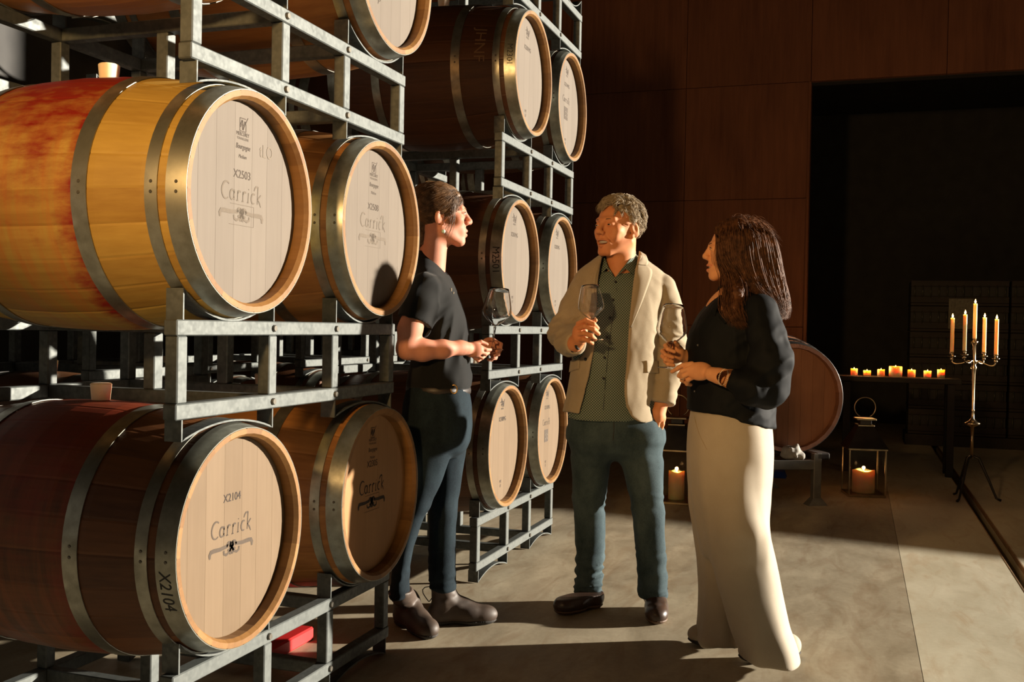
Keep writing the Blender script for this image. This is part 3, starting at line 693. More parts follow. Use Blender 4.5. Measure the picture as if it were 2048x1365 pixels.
def face_parts(parent,R,o,sc,smile,brow_mat,lash=False,squint=1.0):
    """eyes, brows and teeth as children of the person"""
    for q in (-1,1):
        mb=MB().lathe([(0,.0139),(.003,.0136),(.006,.0122),(.009,.0098),(.0115,.006)],16,'y'); m=mb.mesh('eye',True)
        for v in m.vertices: v.co=(v.co.x*1.02,v.co.y*1.18,v.co.z*.52*squint)
        e=obj('eye',m,M['eye'],parent); e.matrix_world=Matrix.Translation(Vector(place(np.array([[q*.031,.0735,.0025]])*sc,R,o)[0]))@Matrix(R.tolist()).to_4x4()@Matrix.Rotation(-q*.12,4,'Z')@Matrix.Scale(sc,4)
        P=np.array([(q*.012,.0905,.019),(q*.022,.0895,.0235),(q*.034,.0845,.0245),(q*.046,.074,.020)]); P=place(np.array([np.array([np.interp(t,[0,1,2,3],P[:,k]) for k in range(3)]) for t in np.linspace(0,3,10)])*sc,R,o)
        MB().tube(P,sc*.0030*np.interp(np.linspace(0,1,10),[0,.3,1],[.9,1,.35]),6,True,.8).build('eyebrow',brow_mat,parent,True)
        if lash:
            P=place(np.array([(q*.019,.0868,.0065),(q*.026,.0895,.0095),(q*.034,.0895,.0095),(q*.043,.0845,.0055),(q*.049,.0815,.0050)])*sc,R,o)
            MB().tube(P,sc*np.array([.0007,.0012,.0014,.0013,.0004]),5).build('eyelash',M['marker'],parent,True)
    if smile>0:
        mb=MB(); xs=np.linspace(-.029,.029,13); 
        for a,b in zip(xs[:-1],xs[1:]):
            tf=.0865 if smile>.8 else .0900; pa,pb=(tf-11*a*a,tf-11*b*b); z1=-.0585; z0=-.0672-.002*smile+6*max(a*a,b*b)
            V=[(a+.0002,pa,z0),(b-.0002,pb,z0),(b-.0002,pb+.0006,z1),(a+.0002,pa+.0006,z1),(a+.0002,pa-.004,z0),(b-.0002,pb-.004,z0),(b-.0002,pb-.004,z1),(a+.0002,pa-.004,z1)]
            mb.add(place(np.array(V)*sc,R,o),[(3,2,1,0),(0,1,5,4),(2,3,7,6),(0,4,7,3),(1,2,6,5)])
        mb.build('teeth',M['teeth'],parent,False)
# ---------------------------------------------------------------- people
def hit(s,fig,px,py,lo=-.45,hi=.3,off=.0):
    """first surface of a sculpted volume seen from the photograph's side, at a pixel of the figure"""
    dd=np.arange(lo,hi,s.h*.5); P=fig.P(px,py,0)[None]+ (fig.P(px,py,1)-fig.P(px,py,0))[None]*dd[:,None]
    I=np.round((P-s.org)/s.h).astype(int); ok=((I>=0)&(I<np.array(s.d.shape))).all(1); I=np.clip(I,0,np.array(s.d.shape)-1)
    v=np.where(ok,s.d[I[:,0],I[:,1],I[:,2]],1); k=np.argmax(v<0)
    if not (v<0).any(): return fig.P(px,py,0)
    t=dd[k]
    if k>0 and v[k-1]>v[k]: t=dd[k-1]+(dd[k]-dd[k-1])*v[k-1]/(v[k-1]-v[k])
    return fig.P(px,py,t-off)
def patch(s,fig,poly,off=.004,th=.004,res=6,lo=-.45,hi=.3):
    """thin panel lying on a sculpted surface: polygon of pixels, gridded as a fan of quads"""
    poly=np.array(poly,float); n=len(poly)//2; A=poly[:n]; B=poly[n:][::-1]      # two chains: left edge, right edge
    V=[];Fs=[]
    L=lambda C,t: np.array([np.interp(t*(len(C)-1),range(len(C)),C[:,k]) for k in (0,1)])
    rows=3*n
    for i in range(rows+1):
        a=L(A,i/rows); b=L(B,i/rows)
        for j in range(res+1): V.append(hit(s,fig,*(a+(b-a)*j/res),lo=lo,hi=hi,off=off))
    V=np.array(V).reshape(rows+1,res+1,3)
    for _ in range(3):
        W2=V.copy(); W2[1:-1]=(V[:-2]+2*V[1:-1]+V[2:])/4; V=W2; W2=V.copy(); W2[:,1:-1]=(V[:,:-2]+2*V[:,1:-1]+V[:,2:])/4; V=W2
    nrm=-FW; F=V.reshape(-1,3); n0=len(F); back=F-nrm*(th+off); w=res+1
    for i in range(rows):
        for j in range(res): Fs.append((i*w+j,(i+1)*w+j,(i+1)*w+j+1,i*w+j+1))
    edge=[i*w for i in range(rows+1)]+[rows*w+j for j in range(1,w)]+[i*w+res for i in range(rows-1,-1,-1)]+[j for j in range(res-1,0,-1)]
    for a,b in zip(edge,edge[1:]+edge[:1]): Fs.append((b,a,a+n0,b+n0))
    return MB().add(np.concatenate([F,back]),Fs)
def boot(person,name,heel,toe,top,r_top,mat,solemat,h=.004,toe_r=.040,lace=False,elastic=None):
    heel=np.array([*heel[:2],0.]);toe=np.array([*toe[:2],0.]); d=toe-heel; L=np.linalg.norm(d); d/=L; sd_=np.array([-d[1],d[0],0]); z=np.array([0,0,1.]); top=np.array(top,float)
    pts=np.array([heel,toe,top]); s=SDF(pts.min(0)-[.1,.1,.02],pts.max(0)+[.1,.1,.03],h)
    R=np.stack([d,sd_,z],1)
    s.ell(heel+d*.042+z*.045,(.040,.034,.045),.02,'add',R); s.ell(heel+d*(L*.70)+z*.040,(.075,.046,.036),.03,'add',R); s.ell(toe-d*.045+z*.036,(.045,toe_r,.030),.03,'add',R)
    an=heel+d*.065+z*.105; s.cone(heel+d*.05+z*.05,.038,heel+d*(L*.55)+z*.045,.040,.03); s.cone(an,.044,heel+d*(L*.62)+z*.050,.034,.03); s.chain([(heel+d*.055+z*.05,.038),(an,.043),(top,r_top)],.02)
    s.noise(.003,(35,35,60),3,lambda P: np.clip((P[:,2]-.05)/.05,0,1)*np.clip((.16-P[:,2])/.04,0,1)); g=s.d.copy()
    s.fn(lambda x,y,zz: .012-zz+0*x+0*y); t=top[2]; s.fn(lambda x,y,zz: zz-t+0*x+0*y)
    V,Q=s.mesh(); b=obj(name,qmesh(name,V,Q),mat,person)
    s.d=np.maximum(g-.004,np.maximum(-s.ax[2][None,None,:]+.001,s.ax[2][None,None,:]-.020))
    # carve the heel gap
    hp=heel+d*.105; s.ell(hp+z*.0,(.022,.06,.009),.003,'sub',R); V,Q=s.mesh(0); obj('sole',qmesh('sole',V,Q),solemat,b)
    return b
def collar(center,rx,ry,fw_dir,up,h_back=.04,drop=.05,gap=.35,th=.003,spread=.012,n=26,point=.03):
    """shirt collar: a stand and a folded-over fall ending in two points at the front"""
    f=np.array(fw_dir,float);f/=np.linalg.norm(f);u=np.array(up,float);r=np.cross(f,u); V=[];Fs=[]
    for i in range(n+1):
        t=i/n; a=gap+(2*math.pi-2*gap)*t; dirv=f*math.cos(a)*ry+r*math.sin(a)*rx; e=max(math.cos(a),0); o=dirv/np.linalg.norm(dirv)
        base=center+dirv-u*.02*e; topp=base+u*(h_back-.012*e)+o*.002; endf=abs(2*t-1)**6
        low=topp+o*(spread+.006*e)-u*(drop+point*endf)+ (f*.012*endf if True else 0)
        V+=[base,topp,topp+o*.004,low,low-o*th-u*.0,base+o*th*0]
    for i in range(n):
        for j in range(4): Fs.append((6*i+j,6*i+j+1,6*i+7+j,6*i+6+j))
    return MB().add(V,Fs)
def strand_mesh(name,paths,r,mat,parent,n=3): return obj(name,qmesh(name,*strands(paths,r,n)),mat,parent)
def ellipsoid_path(a,b,c,r,n=9,lift=.012):
    """path over an ellipsoid c,r from direction a to direction b"""
    a=np.array(a,float);b=np.array(b,float);a/=np.linalg.norm(a);b/=np.linalg.norm(b); out=[]
    w=math.acos(np.clip(a@b,-1,1))+1e-6
    for t in np.linspace(0,1,n):
        d=(math.sin((1-t)*w)*a+math.sin(t*w)*b)/math.sin(w); out.append(np.array(c)+d*np.array(r)*(1+lift*math.sin(math.pi*t)))
    return np.array(out)
def person(name,V,Q,attr,mat,label):
    o=obj(name,qmesh(name,V,Q,attr),mat); tag(o,label,'person'); return o
def fingers(s,F_,fs,r=.0085,k=.003):
    for f in fs:
        pts=[F_.P(*p) for p in f]; rr=np.linspace(r,r*.78,len(pts)); s.chain(list(zip(pts,rr)),k)
# ================================ the man
G=Fig(4.28); P=G.P; r_=G.r
HR_m=frame(.66*(-FW)+.75*(-RT)+.03*UP); HO_m=P(1236,456,-.03); HS_m=1.06
hv,hq,lip=head(HS_m,.056,(0,-.02,-.20),smile=1.0,nose=1.04,jaw=1.04)
hv=place(hv,HR_m,HO_m)
def arm_mesh(pts,fs,palm,lo,hi,h=.0026,fr=.0088,fk=.003,extra=None):
    s=SDF(lo,hi,h); s.chain(pts,.012)
    for c,r,R in palm: s.ell(c,r,.012,'add',R)
    return s
# right hand round the stem, left hand hanging
pts=np.array([P(1105,640,-.35),P(1215,720,-.12)]); s=SDF(pts.min(0)-.05,pts.max(0)+.05,.0025)
s.chain([(P(1138,684,-.15),.030),(P(1150,688,-.21),.029),(P(1160,676,-.25),.030)],.02)
s.ell(P(1160,664,-.252),(.030,.030,.034),.015)
fingers(s,G,[[(1157,648,-.262),(1172,641,-.300),(1187,648,-.302),(1195,657,-.290)],[(1154,659,-.262),(1170,653,-.305),(1187,659,-.308),(1197,668,-.292)],[(1153,670,-.260),(1168,667,-.303),(1183,672,-.305),(1190,679,-.290)],[(1155,680,-.255),(1167,679,-.293),(1178,682,-.295),(1184,687,-.282)],[(1163,668,-.235),(1174,655,-.228),(1185,646,-.236),(1191,641,-.246)]],.0110)
rv,rq=s.mesh()
pts=np.array([P(1275,770,-.15),P(1350,880,.05)]); s=SDF(pts.min(0)-.05,pts.max(0)+.05,.0025)
s.chain([(P(1338,740,-.02),.036),(P(1324,800,-.05),.028),(P(1320,816,-.055),.028)],.02); s.ell(P(1316,829,-.06),(.034,.030,.036),.015)
s.chain([(P(1308,836,-.065),.013),(P(1325,838,-.055),.013)],.015)
fingers(s,G,[[(1303,835,-.068),(1299,851,-.076),(1298,862,-.074),(1299,872,-.066)],[(1311,838,-.068),(1306,856,-.078),(1304,868,-.076),(1305,878,-.066)],[(1319,838,-.062),(1315,855,-.072),(1312,867,-.070),(1311,876,-.060)],[(1327,835,-.055),(1325,849,-.064),(1322,859,-.062),(1320,867,-.054)],[(1306,822,-.065),(1296,832,-.080),(1289,843,-.082),(1285,851,-.078)]],.0100)
lv,lq=s.mesh()
bx_=np.array([P(1130,860,.2),P(1330,520,-.2)]); s=SDF(bx_.min(0)-.15,bx_.max(0)+.15,.012); s.ell(P(1238,610,.02),(.10,.12,.10),.03); s.ell(P(1230,700,.02),(.09,.12,.2),.03); s.ell(P(1228,825,.02),(.08,.11,.06),.03); s.cone(P(1240,530,-.005),.052,P(1238,585,.0),.072,.04); s.chain([(P(1215,580,.02),.05),(P(1172,580,0),.040),(P(1132,664,-.045),.036),(P(1140,683,-.15),.030)],.02); s.chain([(P(1265,580,.02),.05),(P(1318,584,0),.040),(P(1341,690,-.02),.036),(P(1337,745,-.03),.032)],.02)
cv,cq=s.mesh(0)
V,Q=join([(hv,hq),(rv,rq),(lv,lq),(cv,cq)]); al=np.zeros(len(V)); al[:len(lip)]=lip
man=person('person',V,Q,{'lip':al},M['skin_m'],'smiling grey-haired man in beige blazer and blue jeans, looking left with wine glass raised')
face_parts(man,HR_m,HO_m,HS_m,1.0,M['hair_l'],squint=.95)
# hair: short grey curls
def cap(hair_line,c=(0,-.022,.040),r=(.084,.104,.086),h=.003,nape=-.075,thick=0):
    s=SDF((-.13,-.19,-.14),(.13,.14,.17),h); s.ell(c,r,.01); zz=[q[0] for q in hair_line]; yy=[q[1] for q in hair_line]
    s.fn(lambda x,y,z: (y-np.interp(z,zz,yy).astype(np.float32)+0*x)*.8,'and',.008); s.fn(lambda x,y,z: (nape-z)+0*x+0*y,'and',.01); return s
HL_m=[(-.09,-.07),(-.05,-.045),(-.02,-.032),(-.005,-.004),(.03,.020),(.055,.040),(.075,.075),(.086,.10),(.1,.3)]
s=cap(HL_m,r=(.082,.102,.084)); s.noise(.007,(40,40,40),5); s.noise(.003,(110,110,110),6); s.d+=.003; hv,hq=s.mesh(0)
hair=obj('hair',qmesh('hair',place(hv*HS_m,HR_m,HO_m),hq),M['hair_m'],man)
paths=[]; Cm=np.array([0,-.022,.04]); Rm=np.array([.081,.101,.085]); q9=np.linspace(0,1,9)
for i in range(620):       # locks: small sheaves of curling hair combed forward on top, back and down at the sides
    a=RNG.normal(0,1,3)+np.array([0,-.1,.55]); a/=np.linalg.norm(a); p=Cm+a*Rm
    if i<90: p=np.array([RNG.uniform(-.045,.05),0,0]); p[1]=.070-6*p[0]**2+RNG.uniform(-.02,.0); a=(np.array([p[0],p[1],.114])-Cm)/Rm; a/=np.linalg.norm(a); p=Cm+a*Rm
    hl=np.interp(p[2],[q[0] for q in HL_m],[q[1] for q in HL_m])
    if p[1]>hl+.004 or p[2]<-.068: continue
    top=np.clip((p[2]-.075)/.03,0,1)*np.clip((p[1]+.03)/.06,0,1); fl=(1-top)*np.array([0,-.55,-.75])+top*np.array([.7,.75,.0])+RNG.normal(0,.35,3); fl-=a*(fl@a); fl/=np.linalg.norm(fl)+1e-9; sd_=np.cross(a,fl)
    L=RNG.uniform(.022,.036)*(1+.25*top); curl=RNG.uniform(-1,1)*.010; lift=RNG.uniform(.004,.010)+.007*top
    for j in range(12):
        o=sd_*RNG.normal(0,.0035)+fl*RNG.normal(0,.004); k2=RNG.uniform(.8,1.15)
        paths.append(place((p+o+fl[None]*(L*k2*q9)[:,None]+a[None]*(lift*np.sin(q9*2.7)*k2-.10*(L*q9)**2/.03)[:,None]+sd_[None]*(curl*np.sin(q9*3.1)*k2)[:,None])*HS_m,HR_m,HO_m))
strand_mesh('hair_curls',paths,.0010,M['hair_m'],hair)
# shirt
k=N('patterned_shirt'); k.set(rough=.8,spec=.2); tc=k.n('TexCoord'); sp=k.n('SeparateXYZ'); k.l(tc.outputs['Object'],sp.inputs[0])
uu=k.math('ADD',k.math('MULTIPLY',sp.outputs[0],.30),k.math('MULTIPLY',sp.outputs[1],-.95)); a_=k.math('DIVIDE',k.math('ADD',uu,sp.outputs[2]),.0110); b_=k.math('DIVIDE',k.math('SUBTRACT',uu,sp.outputs[2]),.0110)
fa=k.math('ABSOLUTE',k.math('SUBTRACT',k.math('FRACT',a_),.5)); fb=k.math('ABSOLUTE',k.math('SUBTRACT',k.math('FRACT',b_),.5)); mx=k.math('MAXIMUM',fa,fb)
k.col(k.ramp(mx,[(.0,(.045,.075,.07)),(.10,(.045,.075,.07)),(.15,(.34,.36,.26)),(.24,(.34,.36,.26)),(.30,(.075,.12,.11)),(.40,(.075,.12,.11)),(.44,(.014,.022,.022))])); M['shirt']=k.m
TW=-1.0*np.array([.999,-.02,0]); TF=np.array([-1.0,.03,0]); TR=np.cross(TF,[0,0,1])   # torso forward, right
def lrow(G,py,cx,hw,hd,dd=0.0,w=np.array([0,0,1.])):
    c=G.P(cx,py,dd); return (c@w,c,G.r(hw),hd)
lo=P(1085,870,.3); hi=P(1400,500,-.35); blo=np.minimum(lo,hi)-.06; bhi=np.maximum(lo,hi)+.06
TU=(RT*math.cos(.14)+FW*math.sin(.14))*[1,1,0]
sh=SDF(blo,bhi,.005); sh.loft((0,0,1),TU,[lrow(G,545,1238,40,.07),lrow(G,560,1240,75,.09),lrow(G,600,1238,84,.118),lrow(G,660,1234,85,.128),lrow(G,720,1230,84,.135),lrow(G,790,1226,86,.142),lrow(G,838,1222,88,.143)],.02,n=2.3)
sh.noise(.004,(14,14,6),11); sh.noise(.002,(30,30,16),12)
def pix(x,y,z):
    dx=x-CAM[0];dy=y-CAM[1];dz=z-CAM[2]; w=dx*FW[0]+dy*FW[1]+dz*FW[2]; return 1024+F_PX*(dx*RT[0]+dy*RT[1]+dz*RT[2])/w,682.5-F_PX*(dx*UP[0]+dy*UP[1]+dz*UP[2])/w,w
def vneck(x,y,z):
    px,py,w=pix(x,y,z); return np.maximum(np.maximum(np.interp(py,[500,535,555],[1208,1217,1230])-px,px-np.interp(py,[500,535,555],[1264,1247,1231]))*G.D/F_PX,np.maximum((py-556)*G.D/F_PX,w-G.D))
sh.fn(vneck,'sub',.004)
V,Q=sh.mesh(); shirt=obj('shirt',qmesh('shirt',V,Q),M['shirt'],man)
def flap_mask(fig,innerL,innerR,lowL,lowR):
    """keep the two collar falls in front, everything behind"""
    def f(x,y,z):
        px,py,w=pix(x,y,z); I=lambda v,c: np.interp(v,[q[0] for q in c],[q[1] for q in c])
        dl=np.maximum(px-I(py,innerL),py-I(px,lowL)); dr=np.maximum(I(py,innerR)-px,py-I(px,lowR)); return np.minimum(np.minimum(dl,dr)*fig.D/F_PX,(fig.D+.02-w))
    return f
bx_=np.array([P(1180,480,.12),P(1300,565,-.16)]); co=SDF(bx_.min(0)-.05,bx_.max(0)+.05,.003); co.cone(P(1236,552,-.015),.088,P(1243,498,.01),.060,.01); co.cone(P(1236,556,-.015),.081,P(1243,490,.01),.054,.003,'sub')
zt=P(1243,500,.01)[2]; co.fn(lambda x,y,z:(z-zt)+0*x+0*y); co.fn(flap_mask(G,[(500,1210),(515,1210),(535,1217),(553,1229)],[(500,1264),(515,1261),(535,1246),(553,1232)],[(1190,535),(1200,553),(1213,537),(1229,554)],[(1232,554),(1251,538),(1267,550),(1282,530)]),'and',.002)
V,Q=co.mesh(); obj('shirt_collar',qmesh('shirt_collar',V,Q),M['shirt'],shirt)
M['button']=simple('dark_button',(.012,.012,.014),.4,0,0)
for x,y in ((1231,564),(1226,600),(1220,637),(1214,675),(1209,716),(1207,757)):
    c=hit(sh,G,x,y,off=.001); MB().tube([c,c-FW*.003],[.0058,.0050],12).build('button',M['button'],shirt,True)
MB().tube([hit(sh,G,np.interp(y,[555,600,680,760,830],[1236,1231,1219,1211,1206]),y,off=.0004) for y in range(556,831,12)],.0012,5).build('placket_seam',M['button'],shirt)
# jacket
jk=SDF(blo,bhi,.005)
jk.loft((0,0,1),TU,[lrow(G,500,1242,30,.055),lrow(G,514,1242,46,.072),lrow(G,530,1242,70,.09),lrow(G,546,1243,92,.105),lrow(G,562,1243,97,.122),lrow(G,580,1242,95,.135),lrow(G,620,1239,90,.148),lrow(G,700,1234,86,.156),lrow(G,760,1228,90,.165),lrow(G,850,1218,97,.172)],.03,n=2.05,rnd=.006)
Lp=lambda y: np.interp(y,[495,510,530,560,640,700,760,800,830,850],[1208,1206,1201,1197,1193,1187,1175,1166,1158,1150]); Rp=lambda y: np.interp(y,[490,505,540,600,660,730,790,815,835,850],[1278,1280,1270,1264,1259,1253,1250,1253,1264,1285])
def opening(x,y,z):
    dx=x-CAM[0];dy=y-CAM[1];dz=z-CAM[2]; w=dx*FW[0]+dy*FW[1]+dz*FW[2]; px=1024+F_PX*(dx*RT[0]+dy*RT[1]+dz*RT[2])/w; py=682.5-F_PX*(dx*UP[0]+dy*UP[1]+dz*UP[2])/w
    l=Lp(py);r=Rp(py); d=np.maximum(l-px,px-r)*G.D/F_PX; return np.maximum(d,(w-G.D-.03)*.7)
jk.fn(opening,'sub',.006)
# hem: rises to the left
def hem(x,y,z):
    dx=x-CAM[0];dy=y-CAM[1];dz=z-CAM[2]; w=dx*FW[0]+dy*FW[1]+dz*FW[2]; px=1024+F_PX*(dx*RT[0]+dy*RT[1]+dz*RT[2])/w; py=682.5-F_PX*(dx*UP[0]+dy*UP[1]+dz*UP[2])/w
    return (py-np.interp(px,[1120,1160,1250,1290,1330],[822,829,838,846,838]))*G.D/F_PX
jk.fn(hem,'and',.006)
jk.chain([(P(1170,574,.0),r_(28)),(P(1150,615,-.02),r_(29)),(P(1131,664,-.04),r_(29))],.006); jk.chain([(P(1127,664,-.02),r_(31)),(P(1138,682,-.12),r_(27)),(P(1152,688,-.215),r_(21))],.02)
jk.chain([(P(1322,578,.0),r_(31)),(P(1337,625,-.01),r_(31)),(P(1342,690,-.02),r_(29))],.005); jk.chain([(P(1342,690,-.02),r_(29)),(P(1335,750,-.05),r_(26)),(P(1326,803,-.06),r_(24))],.02)
# square off the cuffs
def cut(s,p,n,rad):
    p=np.array(p);n=np.array(n)/np.linalg.norm(n)
    def f(x,y,z):
        a=(x-p[0])*n[0]+(y-p[1])*n[1]+(z-p[2])*n[2]; return np.maximum(-a,np.sqrt((x-p[0])**2+(y-p[1])**2+(z-p[2])**2)-rad)
    s.put(f,p-rad,p+rad,.003,'sub')
cut(jk,P(1152,688,-.215),P(1156,686,-.25)-P(1140,684,-.14),.075); cut(jk,P(1324,808,-.052),P(1324,808,-.052)-P(1333,750,-.02),.08)
mk=lambda P_: np.ones(len(P_))
def near(c,r): 
    c=np.array(c); return lambda Q_: np.clip(1-np.linalg.norm(Q_-c,axis=1)/r,0,1)
RZ=lambda a: np.stack([RT*math.cos(a)+UP*math.sin(a),FW,-RT*math.sin(a)+UP*math.cos(a)])     # fold directions, turned in the plane of the chest
el=P(1127,668,-.05); jk.noise(.013,(9,12,46),21,near(el,.17),True,RZ(.5)); el2=P(1342,700,-.02); jk.noise(.011,(9,12,44),22,near(el2,.17),True,RZ(-.45)); jk.noise(.008,(9,12,52),25,near(P(1327,775,-.05),.11),True,RZ(.2))
jk.noise(.008,(22,10,4),26,near(P(1290,700,-.12),.26),True,RZ(.2)); jk.noise(.007,(10,10,24),27,near(P(1318,600,-.1),.13),True,RZ(-.6)); jk.noise(.006,(18,10,5),28,near(P(1165,730,-.12),.2),True,RZ(-.15)); jk.noise(.003,(9,9,5),23); jk.noise(.0014,(40,40,24),24)
V,Q=jk.mesh(); jacket=obj('blazer',qmesh('blazer',V,Q),M['linen'],man)
patch(jk,G,[(1274,530),(1269,552),(1265,585),(1261,625),(1258,655),(1263,654),(1282,612),(1297,572),(1308,541),(1295,532)],.008,.006).build('lapel',M['linen'],jacket,True)
patch(jk,G,[(1279,502),(1277,514),(1274,529),(1294,531),(1298,524),(1292,510)],.009,.006).build('collar',M['linen'],jacket,True)
patch(jk,G,[(1196,520),(1184,556),(1182,600),(1186,640),(1189,690),(1189,692),(1193,640),(1195,600),(1198,556),(1203,516)],.007,.005).build('lapel',M['linen'],jacket,True)
patch(jk,G,[(1291,722),(1292,746),(1318,747),(1317,722)],.005,.004).build('pocket_flap',M['linen'],jacket,True)
patch(jk,G,[(1141,722),(1138,745),(1158,738),(1160,716)],.005,.004).build('pocket_flap',M['linen'],jacket,True)
for x,y in ((1171,719),(1143,697),(1145,702)):
    c=hit(jk,G,x,y,off=.001); MB().tube([c,c-FW*.004],[.007,.006],12).build('button',M['button'],jacket,True)
# watch strap at the right cuff
wr_=[P(1158+14*math.cos(a)*.3,681+13*math.sin(a)*.5,-.24+.030*math.cos(a)) for a in np.linspace(0,2*math.pi,20)]
MB().tube([P(1156,683,-.236)+.031*(math.cos(a)*UP+math.sin(a)*(.35*RT+.94*FW*.6)) for a in np.linspace(0,2*math.pi,24)],.007,8,False,.5).build('watch_strap',M['sole'],man,True)
# jeans
lo=P(1100,1215,.35); hi=P(1370,810,-.3); js=SDF(np.minimum(lo,hi)-.06,np.maximum(lo,hi)+.06,.005)
js.loft((0,0,1),RT*[1,1,0],[lrow(G,815,1225,88,.125),lrow(G,850,1230,92,.135),lrow(G,882,1231,92,.13),lrow(G,902,1231,78,.105),lrow(G,918,1231,55,.06)],.03,n=2.3)
w=np.array([0,0,1.])
def leg(s,G,rows,k=.045):
    s.loft((0,0,1),RT*[1,1,0],[lrow(G,*q) for q in rows],k,n=2.05)
leg(js,G,[(860,1184,46,.115,.02),(905,1182,42,.105,.03),(960,1180,36,.09,.05),(1005,1178,32,.078,.06),(1050,1180,31,.074,.08),(1110,1180,29,.066,.10),(1150,1178,27,.060,.11),(1192,1178,25,.056,.11)])
leg(js,G,[(860,1281,48,.115,.0),(905,1280,46,.105,-.01),(960,1289,38,.09,-.03),(1005,1294,32,.078,-.05),(1050,1297,31,.074,-.06),(1110,1302,30,.066,-.05),(1150,1305,28,.060,-.04),(1194,1306,25,.056,-.03)])
zk=lambda py: float(P(1230,py)[2])
bunch=lambda lo_,hi_: (lambda Q_: np.clip((hi_-Q_[:,2])/(hi_-lo_),0,1))
js.noise(.010,(10,10,40),31,bunch(zk(1190),zk(1060)),True,RZ(.25)); js.noise(.005,(8,8,60),35,bunch(zk(1192),zk(1130)),True); js.noise(.006,(8,8,34),32,lambda Q_: np.exp(-((Q_[:,2]-zk(1010))/.06)**2),True,RZ(-.3)); js.noise(.006,(8,8,30),33,lambda Q_: np.exp(-((Q_[:,2]-zk(895))/.08)**2)); js.noise(.003,(22,22,9),34)
V,Q=js.mesh(); jeans=obj('jeans',qmesh('jeans',V,Q),M['denim'],man)
MB().tube([hit(js,G,1226+2*math.sin(t),830+t*16,off=.0005) for t in np.linspace(0,3.2,8)],.0016,5).build('fly_seam',M['sole'],jeans)
t1=onZ(1113,1232,0);h1=onZ(1203,1213,0); boot(man,'boot',h1,t1,P(1180,1178,.11),.052,M['boot_m'],M['sole_m'])
t2=onZ(1313,1254,0); h2=onZ(1311,1203,0); d_=t2-h2; h2=t2-d_/np.linalg.norm(d_)*.30; boot(man,'boot',h2,t2,P(1306,1182,-.02),.052,M['boot_m'],M['sole_m'])
# ================================ the woman on the left, in profile
G=Fig(3.95); P=G.P; r_=G.r
HR_l=frame(RT+.22*FW+.02*UP); HO_l=P(882,431,-.01); HS_l=1.03
hv,hq,lip=head(HS_l,.051,(0,-.040,-.20),female=True,nose=1.03,jaw=.96); hv=place(hv,HR_l,HO_l)
bx_=np.array([P(780,640,-.32),P(1015,735,.12)]); s=SDF(bx_.min(0)-.06,bx_.max(0)+.06,.0027)
s.chain([(P(836,610,-.19),.046),(P(820,660,-.21),.043),(P(814,698,-.225),.037),(P(845,701,-.205),.039),(P(885,699,-.175),.033),(P(920,696,-.125),.025),(P(932,697,-.11),.025)],.02)
R=np.stack([RT,FW,UP],1); s.ell(P(946,700,-.085),(.040,.020,.030),.015,'add',R)
fingers(s,G,[[(948,688,-.085),(962,684,-.075),(974,689,-.06)],[(960,694,-.085),(972,700,-.075),(981,700,-.055)],[(960,703,-.085),(971,709,-.07),(977,706,-.05)],[(955,710,-.08),(964,716,-.065),(970,712,-.05)],[(948,714,-.075),(956,721,-.06),(962,718,-.045)]],.0085)
# far hand, cupping the foot of the glass
s.chain([(P(905,700,.16),.034),(P(950,700,.11),.026),(P(966,696,.09),.026)],.02); s.ell(P(980,692,.075),(.036,.020,.034),.015,'add',R)
fingers(s,G,[[(988,682,.07),(1002,689,.045),(1001,699,.012),(993,703,-.005)],[(988,689,.065),(1001,699,.04),(997,709,.008),(989,711,-.008)],[(985,697,.065),(995,708,.04),(991,717,.01),(984,718,-.005)],[(978,703,.065),(986,714,.04),(983,720,.012),(977,720,.0)],[(972,681,.07),(984,679,.04),(993,686,.02)]],.0083)
av,aq=s.mesh()
bx_=np.array([P(800,880,.2),P(950,530,-.2)]); s=SDF(bx_.min(0)-.15,bx_.max(0)+.15,.011); s.ell(P(865,620,0),(.09,.10,.10),.03); s.ell(P(875,720,0),(.08,.10,.17),.03); s.ell(P(872,830,0),(.09,.11,.12),.03); s.cone(P(862,530,0),.045,P(866,600,0),.06,.04); s.chain([(P(860,590,-.06),.05),(P(848,588,-.13),.044),(P(836,612,-.185),.042)],.02); s.chain([(P(860,590,.06),.05),(P(846,585,.15),.042),(P(816,690,.20),.036),(P(905,700,.16),.032)],.02)
cv,cq=s.mesh(0); V,Q=join([(hv,hq),(av,aq),(cv,cq)]); al=np.zeros(len(V)); al[:len(lip)]=lip
wl_=person('person',V,Q,{'lip':al},M['skin_l'],'woman in black t-shirt and dark jeans standing in profile beside the barrels, holding a glass')
face_parts(wl_,HR_l,HO_l,HS_l,0,M['hair_l'],True)
HL_l=[(-.12,-.085),(-.075,-.06),(-.045,-.045),(-.015,-.02),(.0,.004),(.02,.022),(.05,.050),(.07,.074),(.085,.088),(.095,.12),(.11,.3)]
s=cap(HL_l,r=(.081,.104,.086),nape=-.085); s.ell((0,-.115,-.045),(.045,.045,.055),.03); s.ell((0,-.095,-.085),(.045,.04,.045),.03); s.noise(.006,(70,18,40),41); s.noise(.003,(160,40,90),42); hv,hq=s.mesh(0)
hair=obj('hair',qmesh('hair',place(hv*HS_l,HR_l,HO_l),hq),M['hair_l'],wl_)
paths=[]; C0=np.array([0,-.022,.040]); R0=np.array([.082,.105,.087])
